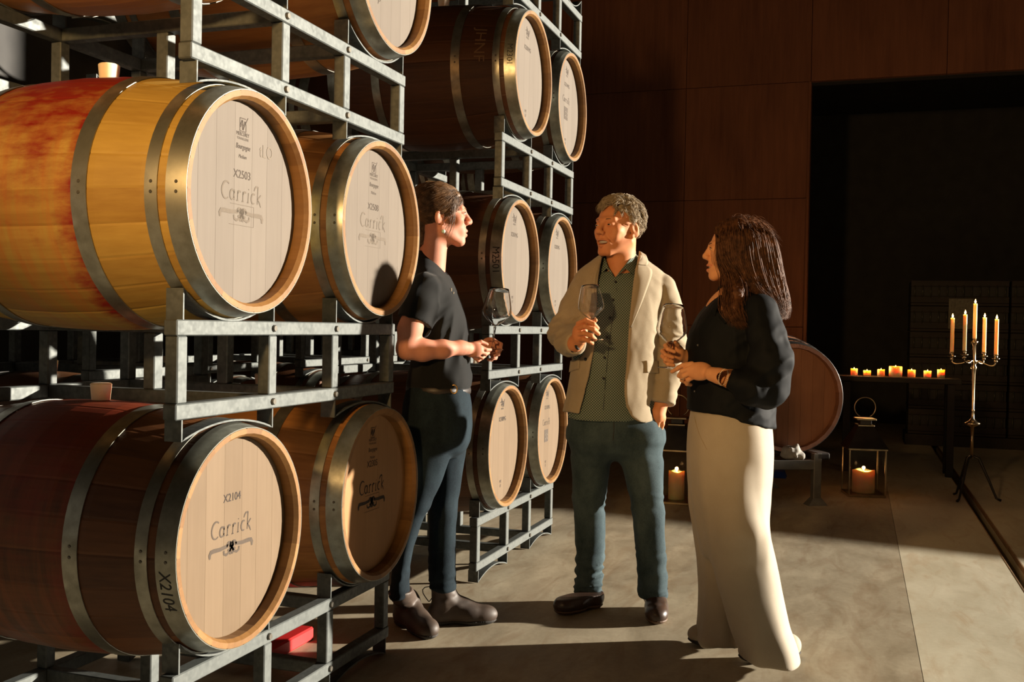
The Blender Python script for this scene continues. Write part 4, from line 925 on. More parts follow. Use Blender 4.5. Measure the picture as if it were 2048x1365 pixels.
for i in range(1500):
    z=RNG.uniform(-.02,.115); y=np.interp(z,[q[0] for q in HL_l],[q[1] for q in HL_l]) if RNG.random()<.55 else RNG.uniform(-.06,.08)
    a=np.array([RNG.choice([-1,1])*RNG.uniform(.02,.08),min(y,.085),z])-C0; a/=R0; b=np.array([RNG.normal(0,.25),-1.0,-.85+RNG.normal(0,.18)])
    p=ellipsoid_path(a,b,C0,R0*(1+RNG.uniform(-.01,.035)),9,RNG.uniform(0,.05)); p+=RNG.normal(0,.0015,p.shape); paths.append(place(p*HS_l,HR_l,HO_l))
for i in range(60):      # loose lengths in front of the ear
    x=RNG.choice([-1,1],p=[.3,.7]); p0=np.array([x*RNG.uniform(.066,.074),RNG.uniform(.018,.045),RNG.uniform(.02,.05)]); L=RNG.uniform(.05,.15); q=np.linspace(0,1,8)
    paths.append(place(np.stack([p0[0]+x*(.010*np.sin(q*2.4))-x*.006*q,p0[1]-.030*q+.010*np.sin(q*3),p0[2]-L*q],1)*HS_l,HR_l,HO_l))
for i in range(90):       # flyaways and the loose curls of the low knot
    p0=np.array([RNG.normal(0,.02),-.13+RNG.normal(0,.018),-.05+RNG.normal(0,.03)]); q=np.linspace(0,1,8); ph=RNG.uniform(0,6)
    paths.append(place(np.stack([p0[0]+.02*np.sin(ph+4*q),p0[1]-.02*q+.015*np.cos(ph+5*q),p0[2]-.06*q],1)*HS_l,HR_l,HO_l))
strand_mesh('hair_strands',paths,.0006,M['hair_l'],hair)
c=P(887,463,-.092); MB().tube([c,c-FW*.004],[.0075,.006],14).build('earring',simple('pale_green_stone',(.45,.62,.52),.3,0,.05),wl_,True)
bx_=np.array([P(780,790,.27),P(960,520,-.30)]); ts=SDF(bx_.min(0)-.05,bx_.max(0)+.05,.0045)
def prow(G,py,x0,x1,hd,dd=0.0): return lrow(G,py,(x0+x1)/2,(x1-x0)/2,hd,dd)
ts.loft((0,0,1),RT*[1,1,0],[prow(G,500,836,862,.045),prow(G,518,832,876,.07),prow(G,533,828,886,.095),prow(G,545,824,894,.125),prow(G,558,820,902,.150),prow(G,580,815,913,.185),prow(G,610,814,924,.190),prow(G,640,816,934,.180),prow(G,680,822,937,.165),prow(G,720,824,939,.160),prow(G,755,817,942,.168),prow(G,774,816,941,.168)],.02,n=2.2)
for q in (-1,1): ts.chain([(P(850,572,q*.165),.050),(P(838,605,q*.185),.058),(P(825,648,q*.198),.060)],.018)
for q in (-1,1): cut(ts,P(825,640,q*.196),P(825,648,q*.198)-P(838,605,q*.185),.085)
ts.cone(P(868,500,.0),.052,P(876,538,-.0),.054,.004,'sub')
ts.noise(.012,(24,12,4),51,near(P(905,680,-.15),.28),True,RZ(-.25)); ts.noise(.004,(12,12,8),52); ts.noise(.008,(9,12,30),54,near(P(850,600,-.18),.16),True,RZ(.7)); ts.noise(.008,(10,10,28),53,lambda Q_: np.clip((P(0,700)[2]-Q_[:,2])/.1,0,1))
V,Q=ts.mesh(); tee=obj('t_shirt',qmesh('t_shirt',V,Q),M['tee'],wl_)
c=hit(ts,G,903,583,off=.001); MB().tube([c,c+UP*.012-FW*.001],.0016,5).tube([c+RT*.008-UP*.01,c+RT*.009-UP*.002],.0014,5).build('embroidery',M['teeth'],tee)
bx_=np.array([P(775,1200,.27),P(960,755,-.27)]); js=SDF(bx_.min(0)-.06,bx_.max(0)+.06,.0048)
js.loft((0,0,1),RT*[1,1,0],[prow(G,770,815,938,.160),prow(G,810,806,944,.178),prow(G,850,803,945,.182),prow(G,880,806,941,.176),prow(G,900,818,932,.13),prow(G,915,835,915,.06)],.03,n=2.2)
def pleg(s,G,rows,k=.02): s.loft((0,0,1),RT*[1,1,0],[prow(G,*q) for q in rows],k,n=2.05)
pleg(js,G,[(850,812,920,.092,-.085),(900,808,905,.088,-.085),(960,806,884,.078,-.085),(1010,803,862,.068,-.085),(1050,800,842,.060,-.085),(1100,793,824,.054,-.085),(1150,784,817,.048,-.085),(1195,780,816,.046,-.085)])
pleg(js,G,[(850,840,943,.092,.085),(900,850,934,.088,.09),(960,856,924,.078,.09),(1010,860,917,.068,.09),(1050,858,913,.060,.09),(1100,856,911,.056,.09),(1150,858,910,.050,.09),(1178,860,910,.048,.09)])
zk=lambda py: float(P(880,py)[2])
js.noise(.008,(10,10,42),61,bunch(zk(1190),zk(1080)),True,RZ(.2)); js.noise(.005,(10,10,26),62,lambda Q_: np.exp(-((Q_[:,2]-zk(1020))/.06)**2)); js.noise(.003,(20,20,9),63)
V,Q=js.mesh(); jeans=obj('jeans',qmesh('jeans',V,Q),M['denim_dark'],wl_)
bp=[]; 
for a in np.linspace(0,2*math.pi,40): bp.append(P(877,779,0)+RT*r_(62.5)*math.cos(a)+FW*.161*math.sin(a)-UP*.004*math.cos(a))
MB().tube(bp,.0055,8,False,2.8,up=UP).build('belt',simple('brown_belt',(.016,.010,.007),.5,0,.2),wl_,True)
c=P(908,779,-.146); MB().tube([c+RT*.012*math.cos(a)+UP*.016*math.sin(a)-FW*.002 for a in np.linspace(0,2*math.pi,18)],.003,6,False).build('belt_buckle',simple('brass_buckle',(.5,.32,.12),.35,1,.1),wl_,True)
t1=onZ(867,1283,0); h1=onZ(795,1246,0); h1=t1+(h1-t1)/np.linalg.norm(h1-t1)*.275; b1=boot(wl_,'boot',h1,t1,P(800,1182,-.085),.046,M['boot_l'],M['sole'],toe_r=.036)
t2=onZ(993,1247,0); h2=onZ(862,1250,0); h2=t2+(h2-t2)/np.linalg.norm(h2-t2)*.275; b2=boot(wl_,'boot',h2,t2,P(885,1170,.09),.050,M['boot_l'],M['sole'],toe_r=.036)
c=P(858,1175,.09); MB().tube([c+RT*(-.022*math.sin(q)-.008*math.sin(2*q))+UP*(-.028+.030*math.cos(q)) for q in np.linspace(0,2*math.pi,14)],.002,5,False).build('pull_loop',M['sole'],b2)
# ================================ the woman on the right
G=Fig(3.72); P=G.P; r_=G.r
HR_r=frame(-RT+.20*FW+.04*UP); HO_r=P(1467,502,0); HS_r=.955
hv,hq,lip=head(HS_r,.044,(0,-.045,-.19),smile=.55,female=True,nose=1.0,jaw=.93); hv=place(hv,HR_r,HO_r)
bx_=np.array([P(1310,675,.25),P(1470,785,-.22)]); s=SDF(bx_.min(0)-.05,bx_.max(0)+.05,.0025); R=np.stack([RT,FW,UP],1)
s.chain([(P(1500,772,-.27),.036),(P(1462,759,-.255),.029),(P(1440,753,-.225),.024),(P(1424,749,-.205),.025)],.02); s.ell(P(1400,743,-.175),(.046,.021,.033),.015,'add',R)
fingers(s,G,[[(1384,728,-.17),(1366,731,-.165),(1355,738,-.145),(1344,744,-.12)],[(1380,737,-.175),(1364,743,-.17),(1358,752,-.145),(1364,757,-.125)],[(1382,746,-.175),(1368,752,-.168),(1364,761,-.145),(1371,765,-.125)],[(1388,754,-.17),(1376,760,-.163),(1374,768,-.14),(1381,770,-.12)],[(1392,730,-.15),(1372,729,-.11),(1356,735,-.09)]],.0090)
s.chain([(P(1425,735,.12),.034),(P(1385,718,.02),.026),(P(1368,713,-.005),.025)],.02); s.ell(P(1352,708,-.025),(.032,.026,.036),.014,'add',R)
fingers(s,G,[[(1343,688,-0.030),(1331,692,-0.060),(1336,699,-0.092),(1349,704,-0.094)],[(1338,697,-0.030),(1325,703,-0.062),(1331,710,-0.096),(1346,715,-0.096)],[(1338,707,-0.030),(1325,713,-0.062),(1331,720,-0.094),(1345,724,-0.094)],[(1341,717,-0.030),(1331,723,-0.060),(1336,729,-0.088),(1347,731,-0.090)],[(1360,698,-0.035),(1355,690,-0.065),(1350,684,-0.084)]],.0088)
av,aq=s.mesh()
bx_=np.array([P(1380,860,.2),P(1540,560,-.2)]); s=SDF(bx_.min(0)-.15,bx_.max(0)+.15,.008); s.ell(P(1462,640,0),(.10,.10,.11),.03); s.ell(P(1455,740,0),(.08,.10,.17),.03); s.ell(P(1460,850,0),(.09,.11,.11),.03); s.cone(P(1478,572,0),.042,P(1464,620,0),.062,.05); s.chain([(P(1480,630,-.06),.05),(P(1516,628,-.15),.042),(P(1532,772,-.235),.036),(P(1498,771,-.265),.033),(P(1476,763,-.26),.029)],.02); s.chain([(P(1480,630,.06),.05),(P(1516,628,.15),.042),(P(1532,772,.22),.036),(P(1425,735,.12),.032),(P(1400,725,.06),.026)],.02)
cv,cq=s.mesh(0); V,Q=join([(hv,hq),(av,aq),(cv,cq)]); al=np.zeros(len(V)); al[:len(lip)]=lip
wr2=person('person',V,Q,{'lip':al},M['skin_r'],'woman with long dark hair in black blouse and wide ivory trousers, smiling to the left')
face_parts(wr2,HR_r,HO_r,HS_r,.55,M['hair_r'],True,squint=.9)
# long hair
s=SDF((-.26,-.25,-.38),(.16,.14,.17),.0036); s.ell(C0,(.084,.104,.086),.01)
s.loft((0,0,1),(1,0,0),[(.10,(0,-.028,.10),.040,.050),(.075,(0,-.03,.075),.066,.074),(.03,(0,-.036,.03),.087,.094),(0.,(0,-.043,0),.091,.097),(-.05,(0,-.050,-.05),.095,.102),(-.09,(0,-.0725,-.09),.098,.0925),(-.12,(0,-.106,-.12),.10,.066),(-.16,(0,-.126,-.16),.102,.057),(-.20,(0,-.146,-.20),.10,.046),(-.24,(0,-.155,-.24),.07,.022)],.02,n=2.3)
s.chain([((-.085,-.045,-.09),.030),((-.125,-.015,-.165),.030),((-.180,-.010,-.225),.022),((-.195,-.045,-.29),.006)],.03); s.chain([((.08,-.03,-.09),.028),((.085,.015,-.15),.024),((.09,.02,-.21),.008)],.03)
s.fn(lambda x,y,z:(y-np.interp(z,[-.4,-.1,-.06,0,.05,.08,.1,.11],[.06,.06,.050,.054,.064,.075,.088,.3]).astype(np.float32)+0*x)*.8,'and',.006)
s.put(lambda x,y,z: (np.sqrt((x/.066)**2+((y-.060)/.085)**2+((z+.035)/.112)**2)-1)*.066,(-.07,-.03,-.15),(.07,.15,.08),.005,'sub')
s.put(lambda x,y,z: (np.sqrt((x/.060)**2+((y-.005)/.060)**2+((z+.17)/.115)**2)-1)*.06,(-.06,-.06,-.30),(.06,.08,-.05),.01,'sub')
s.noise(.006,(50,50,6),71); s.noise(.003,(120,120,12),72); s.noise(.006,(13,13,8),73); s.d+=.008; hv,hq=s.mesh(0)
hair=obj('hair',qmesh('hair',place(hv*HS_r,HR_r,HO_r),hq),M['hair_r'],wr2)
GD=np.array([[(.01,.050,.112),(.050,.066,.084),(.079,.055,.02),(.086,.050,-.045),(.092,.015,-.092),(.102,-.045,-.125),(.108,-.10,-.165),(.104,-.145,-.205)],
 [(.008,-.02,.134),(.062,-.02,.112),(.092,-.03,.03),(.098,-.04,-.05),(.103,-.065,-.11),(.107,-.10,-.16),(.104,-.145,-.21),(.09,-.168,-.252)],
 [(.005,-.075,.121),(.038,-.122,.094),(.055,-.146,.02),(.06,-.159,-.05),(.062,-.175,-.11),(.065,-.189,-.17),(.065,-.195,-.21),(.06,-.186,-.25)],
 [(.003,-.085,.117),(.010,-.130,.092),(.015,-.150,.02),(.02,-.163,-.05),(.02,-.178,-.11),(.02,-.192,-.17),(.02,-.198,-.21),(.02,-.19,-.25)]])
def hpath(K,t): return np.stack([np.interp(t*(len(K)-1),range(len(K)),K[:,m]) for m in range(3)],1)
def sm3(p):
    for _ in range(2): p[1:-1]=(p[:-2]+2*p[1:-1]+p[2:])/4
    return p
paths=[]; t=np.linspace(0,1,18)
for i in range(4600):
    q=-1 if RNG.random()<.68 else 1; u=RNG.uniform(0,3); a=int(min(u,2)); f=u-a; K=GD[a]*(1-f)+GD[a+1]*f
    p=hpath(K,t*min(1.0,RNG.uniform(.85,1.06))); p[:,0]*=q; p+=RNG.normal(0,1,3)*np.array([.003,.006,.004])*np.clip(t*3,.3,1)[:,None]; ph=RNG.uniform(0,6); am=.012*t**1.6
    p[:,0]+=am*np.sin(ph+7*t); p[:,1]+=am*np.cos(ph+6*t); p[:,0]*=1+RNG.uniform(-.01,.03); paths.append(place(sm3(p)*HS_r,HR_r,HO_r))
KL=np.array([(-.05,.066,.085),(-.080,.050,.02),(-.088,.040,-.045),(-.095,.0,-.10),(-.125,-.005,-.165),(-.178,.0,-.225),(-.200,-.02,-.265),(-.202,-.045,-.30)])
for i in range(1300):
    p=hpath(KL,t*RNG.uniform(.8,1)); p+=RNG.normal(0,1,3)*np.array([.010,.016,.004])*np.clip(t*2,.25,1)[:,None]; ph=RNG.uniform(0,6); p[:,1]+=.010*t*np.sin(ph+8*t); paths.append(place(sm3(p)*HS_r,HR_r,HO_r))
for i in range(150):
    a=np.array([RNG.normal(0,.5),RNG.uniform(-1.4,.3),RNG.uniform(.2,1.2)]); a/=np.linalg.norm(a); p0=C0+a*np.array([.088,.110,.092]); tt=np.linspace(0,1,8); d0=RNG.normal(0,1,3)*.012
    paths.append(place(np.stack([p0+a*.010*math.sin(q*2.5)+d0*q+np.array([0,-.03,-.03])*q*q for q in tt])*HS_r,HR_r,HO_r))
strand_mesh('hair_strands',paths,.0011,M['hair_r'],hair)
# blouse
bx_=np.array([P(1360,880,.30),P(1600,560,-.34)]); bs=SDF(bx_.min(0)-.06,bx_.max(0)+.06,.0048)
bs.loft((0,0,1),RT*[1,1,0],[prow(G,572,1452,1512,.06),prow(G,588,1440,1530,.11),prow(G,602,1420,1545,.155),prow(G,625,1400,1556,.185),prow(G,660,1382,1560,.190),prow(G,700,1373,1556,.185),prow(G,750,1373,1550,.178),prow(G,800,1375,1546,.178),prow(G,845,1374,1546,.180),prow(G,870,1374,1546,.180)],.02,n=2.2)
def bhem(x,y,z):
    px,py,w=pix(x,y,z); return (py-np.interp(px,[1360,1400,1450,1500,1540,1560],[819,822,832,846,857,857]))*G.D/F_PX
bs.fn(bhem,'and',.006)
for q in (-1,1):
    bs.chain([(P(1520,622,q*.165),.056),(P(1532,670,q*.205),.062),(P(1541,725,q*.225),.068),(P(1532,775,q*.22),.066)],.01)
    bs.chain([(P(1532,776,q*.235),.066),(P(1503,778,q*.255),.052),(P(1470,763,q*.255),.035)],.03)
cut(bs,P(1461,759,-.255),P(1461,759,-.255)-P(1500,776,-.27),.06)
bs.put(lambda x,y,z: (lambda px,py,w: np.maximum(np.maximum(np.interp(py,[540,575,600,632],[1452,1449,1444,1432])-px,px-np.interp(py,[540,565,600,632],[1478,1474,1462,1434]))*G.D/F_PX,np.maximum(py-634,0)*G.D/F_PX+(w-G.D-.06)*.6))(*pix(x,y,z)),P(1400,540,-.3)-.1,P(1500,650,.2)+.1,.006,'sub')
bs.noise(.012,(8,10,26),81,near(P(1530,775,-.25),.24),True,RZ(.55)); bs.noise(.010,(26,12,4),82,near(P(1545,690,-.2),.24),True,RZ(.1)); bs.noise(.006,(12,12,7),83); bs.noise(.010,(11,11,26),84,lambda Q_: np.clip((P(0,780)[2]-Q_[:,2])/.1,0,1)); bs.noise(.002,(45,45,30),85)
V,Q=bs.mesh(); bl=obj('blouse',qmesh('blouse',V,Q),M['blouse'],wr2)
patch(bs,G,[(1446,572),(1440,598),(1430,632),(1421,625),(1429,596),(1440,570)],.006,.005).build('collar',M['blouse'],bl,True)
patch(bs,G,[(1470,572),(1463,600),(1437,634),(1450,648),(1480,622),(1490,580)],.008,.005).build('collar',M['blouse'],bl,True)
for x,y in ((1396,691),(1390,783),(1393,738)):
    c=hit(bs,G,x,y,off=.001); MB().tube([c,c-FW*.003],[.005,.004],10).build('button',simple('shell_button',(.06,.06,.06),.2,0,0),bl,True)
M['chain']=simple('silver_chain',(.75,.62,.45),.25,1,.05)
c=P(1447,755,-.235); ax_=(P(1440,753,-.225)-P(1462,759,-.255)); ax_/=np.linalg.norm(ax_); u_=np.cross(ax_,UP);u_/=np.linalg.norm(u_);v_=np.cross(ax_,u_)
br=MB()
for a in np.linspace(0,2*math.pi,30,endpoint=False): q=c+.0285*(math.cos(a)*u_+math.sin(a)*v_); br.box((-.0022,-.0022,-.0022),(.0022,.0022,.0022),.0006,None,q)
br.build('bracelet',M['chain'],wr2)
c=P(1366,757,-.158); MB().tube([c+.0088*(math.cos(a)*(.5*UP+.86*RT)+math.sin(a)*FW) for a in np.linspace(0,2*math.pi,16)],.0016,6,False).build('ring',M['chain'],wr2)
# wide trousers
bx_=np.array([P(1350,1345,.30),P(1620,810,-.30)]); ps=SDF(bx_.min(0)-.06,bx_.max(0)+.06,.005)
ps.loft((0,0,1),RT*[1,1,0],[prow(G,822,1384,1536,.170),prow(G,860,1378,1541,.192),prow(G,900,1377,1542,.202),prow(G,950,1379,1539,.20),prow(G,1000,1384,1535,.175),prow(G,1060,1394,1522,.13),prow(G,1110,1410,1500,.07)],.03,n=2.25)
pleg(ps,G,[(940,1425,1495,.09,-.08),(1000,1420,1522,.120,-.10),(1060,1422,1537,.130,-.115),(1120,1430,1548,.108,-.10),(1180,1440,1558,.115,-.11),(1250,1462,1572,.125,-.12),(1295,1480,1588,.135,-.13),(1318,1488,1592,.136,-.13)],.06)
pleg(ps,G,[(940,1395,1470,.09,.085),(1000,1382,1480,.10,.085),(1060,1388,1480,.10,.08),(1120,1396,1480,.105,.08),(1180,1399,1478,.11,.08),(1240,1397,1480,.12,.075),(1285,1394,1484,.125,.07)],.03)
zk=lambda py: float(P(1450,py)[2])
ps.noise(.010,(15,15,1.6),91,lambda Q_: np.clip((zk(850)-Q_[:,2])/.3,0,1)); ps.noise(.008,(9,9,6),92,bunch(zk(1320),zk(1150))); ps.noise(.003,(18,18,6),93)
V,Q=ps.mesh(); tr=obj('trousers',qmesh('trousers',V,Q),M['ivory'],wr2)
MB().tube([hit(ps,G,*p,off=.0006) for p in ((1388,826),(1391,845),(1397,865),(1406,885),(1414,900))],.0012,5).build('pocket_seam',M['linen'],tr)
def shoe(heel,toe):
    heel=np.array([*heel[:2],0.]);toe=np.array([*toe[:2],0.]);d=toe-heel;L=np.linalg.norm(d);d/=L;sd_=np.array([-d[1],d[0],0]);z=np.array([0,0,1.]);R=np.stack([d,sd_,z],1)
    b=np.array([heel,toe]); s=SDF(b.min(0)-.08,b.max(0)+[.08,.08,.13],.004); s.ell(heel+d*.05+z*.05,(.05,.036,.042),.02,'add',R); s.ell(heel+d*L*.68+z*.048,(.075,.043,.033),.03,'add',R); s.ell(toe-d*.05+z*.045,(.05,.040,.028),.03,'add',R); s.cone(heel+d*.05+z*.05,.036,heel+d*L*.55+z*.05,.038,.02); g=s.d.copy()
    s.fn(lambda x,y,q: .024-q+0*x+0*y); V,Q=s.mesh(); o=obj('shoe',qmesh('shoe',V,Q),M['ivory'],wr2)
    s.d=np.maximum(g-.005,np.maximum(-s.ax[2][None,None,:]+.001,s.ax[2][None,None,:]-.030)); V,Q=s.mesh(0); obj('sole',qmesh('sole',V,Q),M['sole'],o)
t1=onZ(1481,1330,0);h1=onZ(1588,1318,0); shoe(t1+(h1-t1)/np.linalg.norm(h1-t1)*.25,t1); t2=onZ(1378,1294,0);h2=onZ(1480,1290,0); shoe(t2+(h2-t2)/np.linalg.norm(h2-t2)*.25,t2)
# ---------------------------------------------------------------- wine glasses
k=N('clear_glass'); k.set(color=(1,1,1),rough=.0,trans=1.0,ior=1.45); M['glass']=k.m
k=N('thin_blown_glass'); lw=k.n('LayerWeight'); lw.inputs['Blend'].default_value=.35; tr=k.n('BsdfTransparent'); gl=k.n('BsdfGlossy'); gl.inputs['Roughness'].default_value=.015; gl.inputs['Color'].default_value=(1,1,1,1)
k.l(k.ramp(lw.outputs['Facing'],[(.0,(.99,.99,.985)),(.6,(.97,.97,.96)),(.88,(.80,.79,.76)),(1.0,(.40,.38,.35))]),tr.inputs['Color']); ms=k.n('MixShader'); k.l(k.ramp(lw.outputs['Facing'],[(.0,(.045,)*3),(.6,(.085,)*3),(.85,(.22,)*3),(1.0,(.65,)*3)]),ms.inputs[0]); k.l(tr.outputs[0],ms.inputs[1]); k.l(gl.outputs[0],ms.inputs[2]); k.l(ms.outputs[0],k.out.inputs['Surface']); M['thin']=k.m
k=N('thin_pane'); k.set(color=(.9,.88,.82),rough=.02,trans=1.0,ior=1.1); M['pane']=k.m
def wine_glass(foot,top,label):
    """foot centre and rim centre in the scene; the glass leans as held"""
    foot=np.array(foot);ax=np.array(top)-foot;H=np.linalg.norm(ax); o=empty('wine_glass',foot); o.rotation_euler=Vector(ax).to_track_quat('Z','Y').to_euler(); tag(o,label,'wine glass','empty wine glasses in hand')
    sc=H/.225; t=.0011; bowl=[(.0055,.086),(.012,.089),(.030,.102),(.047,.119),(.0535,.130),(.0545,.140),(.052,.158),(.046,.185),(.039,.212),(.0355,.225)]
    inn=[(max(r-t,.0),z+ (.0015 if i<3 else 0)) for i,(r,z) in enumerate(bowl)]; prof=[(0.0,.0835)]+bowl+inn[::-1]+[(0,.0885)]
    m=MB().lathe([(r*sc,z*sc) for r,z in prof],40).mesh('bowl',True); obj('bowl',m,M['glass'],o)
    st=[(0,.0045),(.0052,.0045),(.0038,.012),(.0034,.035),(.0036,.065),(.0050,.080),(.0045,.0832),(0,.0832)]; obj('stem',MB().lathe([(r*sc,z*sc) for r,z in st],16).mesh('stem',True),M['glass'],o)
    ft=[(0,.0),(.041,.0),(.0415,.0008),(.040,.0016),(.015,.0028),(.006,.0042),(0,.0042)]; obj('foot',MB().lathe([(r*sc,z*sc) for r,z in ft],40).mesh('foot',True),M['glass'],o)
    return o
wine_glass(at(985,698,3.965),at(999,577,3.975),'empty wine glass held by its foot in the hands of the woman in the t-shirt')
wine_glass(at(1187,681,4.005),at(1180,571,4.02),'empty wine glass held by its stem in the man\'s right hand')
wine_glass(at(1338,737,3.635),at(1347,610,3.655),'empty wine glass held between the hands of the woman in the blouse')
# ---------------------------------------------------------------- candles
k=N('candle_wax'); k.set(color=(.90,.66,.38),rough=.5,sss=1.0,spec=.3); k.b.inputs['Subsurface Radius'].default_value=(.060,.026,.009); k.b.inputs['Subsurface Scale'].default_value=1.0; M['wax']=k.m
k=N('candle_flame'); k.set(color=(0,0,0),emis=18.0,ecol=(1.0,.55,.16)); M['flame']=k.m
M['wick']=simple('wick',(.02,.015,.01),.9,0,0)
def candle(name,loc,r,h,label,group,lamp=0.0,sag=0.0,tilt=0.0,flame=.022,parent=None,n=24):
    t=empty(name,loc); t.rotation_euler=(0,tilt,0); tag(t,label,'candle',group)
    pr=[(0,0),(r*.97,0),(r,.004),(r,h-.004)]; pr+=[(r*.96,h),(r*.78,h-.003),(r*.45,h-.012 if r>.02 else h-.004),(0,h-.014 if r>.02 else h-.004)]
    mb=MB().lathe(pr,n); V=[]
    for x,y,z in mb.V:
        if z>h*.9: z+=sag*math.sin(3*math.atan2(y,x)+1)
        V.append((x,y,z))
    mb.V=V; m=mb.mesh('wax_body',True); obj('wax_body',m,M['wax'],t); zt=h-(.014 if r>.02 else .004)
    MB().tube([(0,0,zt-.001),(.001,0,zt+.012)],.0012,6).build('wick',M['wick'],t)
    fl=[(0,zt+.006),(flame*.20,zt+.006+flame*.18),(flame*.24,zt+.006+flame*.38),(flame*.14,zt+.006+flame*.72),(0,zt+.006+flame*1.1)]; obj('flame',MB().lathe(fl,12).mesh('flame',True),M['flame'],t)
    if lamp:
        l=bpy.data.lights.new('flame_light','POINT'); l.energy=lamp; l.color=(1,.52,.20); l.shadow_soft_size=.012
        lo_=bpy.data.objects.new('flame_light',l); lo_.location=(0,0,zt+.03); link(lo_,t)
    return t
# ---- the row of small candles on a dark bench
BX=7.0
def onX(px,py,X):
    d=FW+(px-1024)/F_PX*RT-(py-682.5)/F_PX*UP; return CAM+d*(X-CAM[0])/d[0]
M['darkwood']=simple('dark_timber',(.018,.012,.008),.7,0,.3,10)
bz=onX(1790,754,BX)[2]; y0=onX(1695,752,BX)[1]; y1=onX(1900,758,BX)[1]
bn=empty('bench',(BX,(y0+y1)/2,0)); tag(bn,'dark timber bench carrying a row of small lit candles','bench')
MB().box((-.16,-(y0-y1)/2-.08,bz-.045),(.16,(y0-y1)/2+.08,bz),.004).build('bench_top',M['darkwood'],bn)
for sx in (-.12,.12):
    for sy in (-1,1): MB().box((sx-.025,sy*((y0-y1)/2)-.03,0),(sx+.025,sy*((y0-y1)/2)+.03,bz-.0455),.003).build('leg',M['darkwood'],bn)
CL=('short pillar candle at the left end of the candle row','second small candle from the left of the row, burnt low','third small candle from the left of the row','widest candle in the middle of the row','small candle just right of the widest one in the row','second small candle from the right of the row','small candle at the right end of the candle row')
for i,(px,w,h) in enumerate(((1708,13.5,14),(1734,14.5,11),(1762,14,14),(1791,25,21),(1823,15,15),(1855,14.5,14),(1882,14.5,17))):
    p=onX(px,750,BX); m=(p-CAM)@FW/F_PX; candle('pillar_candle',(BX,p[1],bz),w*m/2,h*m,CL[i],'row of small candles on the bench',lamp=2.0 if i==3 else 1.2,flame=.017)
# ---- lanterns
M['lmetal']=simple('lantern_steel',(.42,.33,.20),.3,1.0,.25,14); M['ldark']=simple('blackened_steel',(.05,.045,.04),.4,.8,.2,14)
def lantern(loc,rz,w,hb,label,cr,ch,lamp):
    t=empty('lantern',loc,rz); tag(t,label,'lantern','metal candle lanterns on the floor'); a=w/2
    MB().box((-a,-a,0),(a,a,.018),.003).build('base',M['lmetal'],t)
    for sx in (-1,1):
        for sy in (-1,1): MB().box((sx*a-(.012 if sx>0 else 0),sy*a-(.012 if sy>0 else 0),.0185),(sx*a+(.012 if sx<0 else 0),sy*a+(.012 if sy<0 else 0),hb),.002).build('corner_post',M['lmetal'],t)
    MB().box((-a-.006,-a-.006,hb+.0005),(a+.006,a+.006,hb+.014),.002).build('top_frame',M['lmetal'],t)
    for i in range(4):
        q=MB().box((-a+.013,-a+.004,.020),(a-.013,-a+.006,hb-.001)); o=q.build('pane',M['pane'],t); o.rotation_euler=(0,0,i*math.pi/2)
    z=hb+.0145; b=.055; H=.15*w/.26; rf=MB()
    for i in range(4):
        c,s_=math.cos(i*math.pi/2),math.sin(i*math.pi/2); f=lambda x,y,zz:(c*x-s_*y,s_*x+c*y,zz); k0=a+.01
        rf.add([f(-k0,-k0,z),f(k0,-k0,z),f(b,-b,z+H),f(-b,-b,z+H),f(-k0+.004,-k0+.004,z),f(k0-.004,-k0+.004,z)],[(0,1,2,3)])
    rf.build('roof',M['ldark'],t); MB().box((-b-.004,-b-.004,z+H),(b+.004,b+.004,z+H+.012),.002).build('chimney_collar',M['lmetal'],t); MB().box((-b*.75,-b*.75,z+H+.012),(b*.75,b*.75,z+H+.045),.003).build('chimney',M['ldark'],t); MB().box((-b-.014,-b-.014,z+H+.0455),(b+.014,b+.014,z+H+.058),.002).build('chimney_cap',M['lmetal'],t)
    R_=.075; zc=z+H+.052; MB().tube([(0,R_*math.cos(q),zc+.008+R_*1.0+R_*math.sin(q)) for q in np.linspace(math.radians(-62),math.radians(242),28)],.0045,8).build('handle',M['lmetal'],t,True)
    candle('pillar_candle',(loc[0],loc[1],.0185),cr,ch,'fat lit pillar candle inside '+('the lantern right of the dark post' if lamp>1 else 'the lantern behind the man'),'candles inside the lanterns',lamp=lamp*1.6,sag=.006,flame=.02,n=32)
lp=onZ(1726,990,0); lantern((lp[0],lp[1],0),YAW-.12+.0,.265,.34,'square metal lantern with ring handle and fat lit candle on the dark floor',.080,.165,3.2)
lp2=at(1350,1000,6.3); lp2[2]=0; lp2=onZ(1352,1004,0); lantern((lp2[0],lp2[1],0),YAW-.3,.27,.36,'metal lantern half hidden behind the man, lit candle inside',.055,.195,.89)
# ---- candelabrum
M['brass']=simple('antique_silver',(.55,.42,.26),.28,1.0,.2,20)
cp=onZ(1941,1000,0); cb=empty('candelabrum',(cp[0],cp[1],0)); tag(cb,'tall five-armed silver candelabrum with lit taper candles standing on the floor','candelabrum')
DC=(cp-CAM)@FW; q=lambda px,py,dd=0: at(px,py,DC+dd)-np.array([cp[0],cp[1],0]); top=q(1944,735)
MB().lathe([(0,1.0)],3) if False else None
zt=q(1944,735)[2]; zb=q(1936,846)[2]; zn=q(1949,683)[2]; cx=(q(1944,735)[0],q(1944,735)[1])
MB().lathe([(0,.30),(.012,.30),(.010,.45),(.013,zb-.03),(.05,zb-.012),(.052,zb),(.028,zb+.012),(.012,zb+.03),(.009,zb+.08),(.013,zb+.09),(.009,zb+.10),(.011,zt-.05),(.014,zt-.02),(.020,zt),(.012,zt+.015),(.018,zt+.035),(.010,zt+.06),(.010,zn-.03),(.018,zn-.015),(.026,zn),(.012,zn+.002),(.012,zn+.02),(0,zn+.02)],20,'z').build('stem',M['brass'],cb,True)
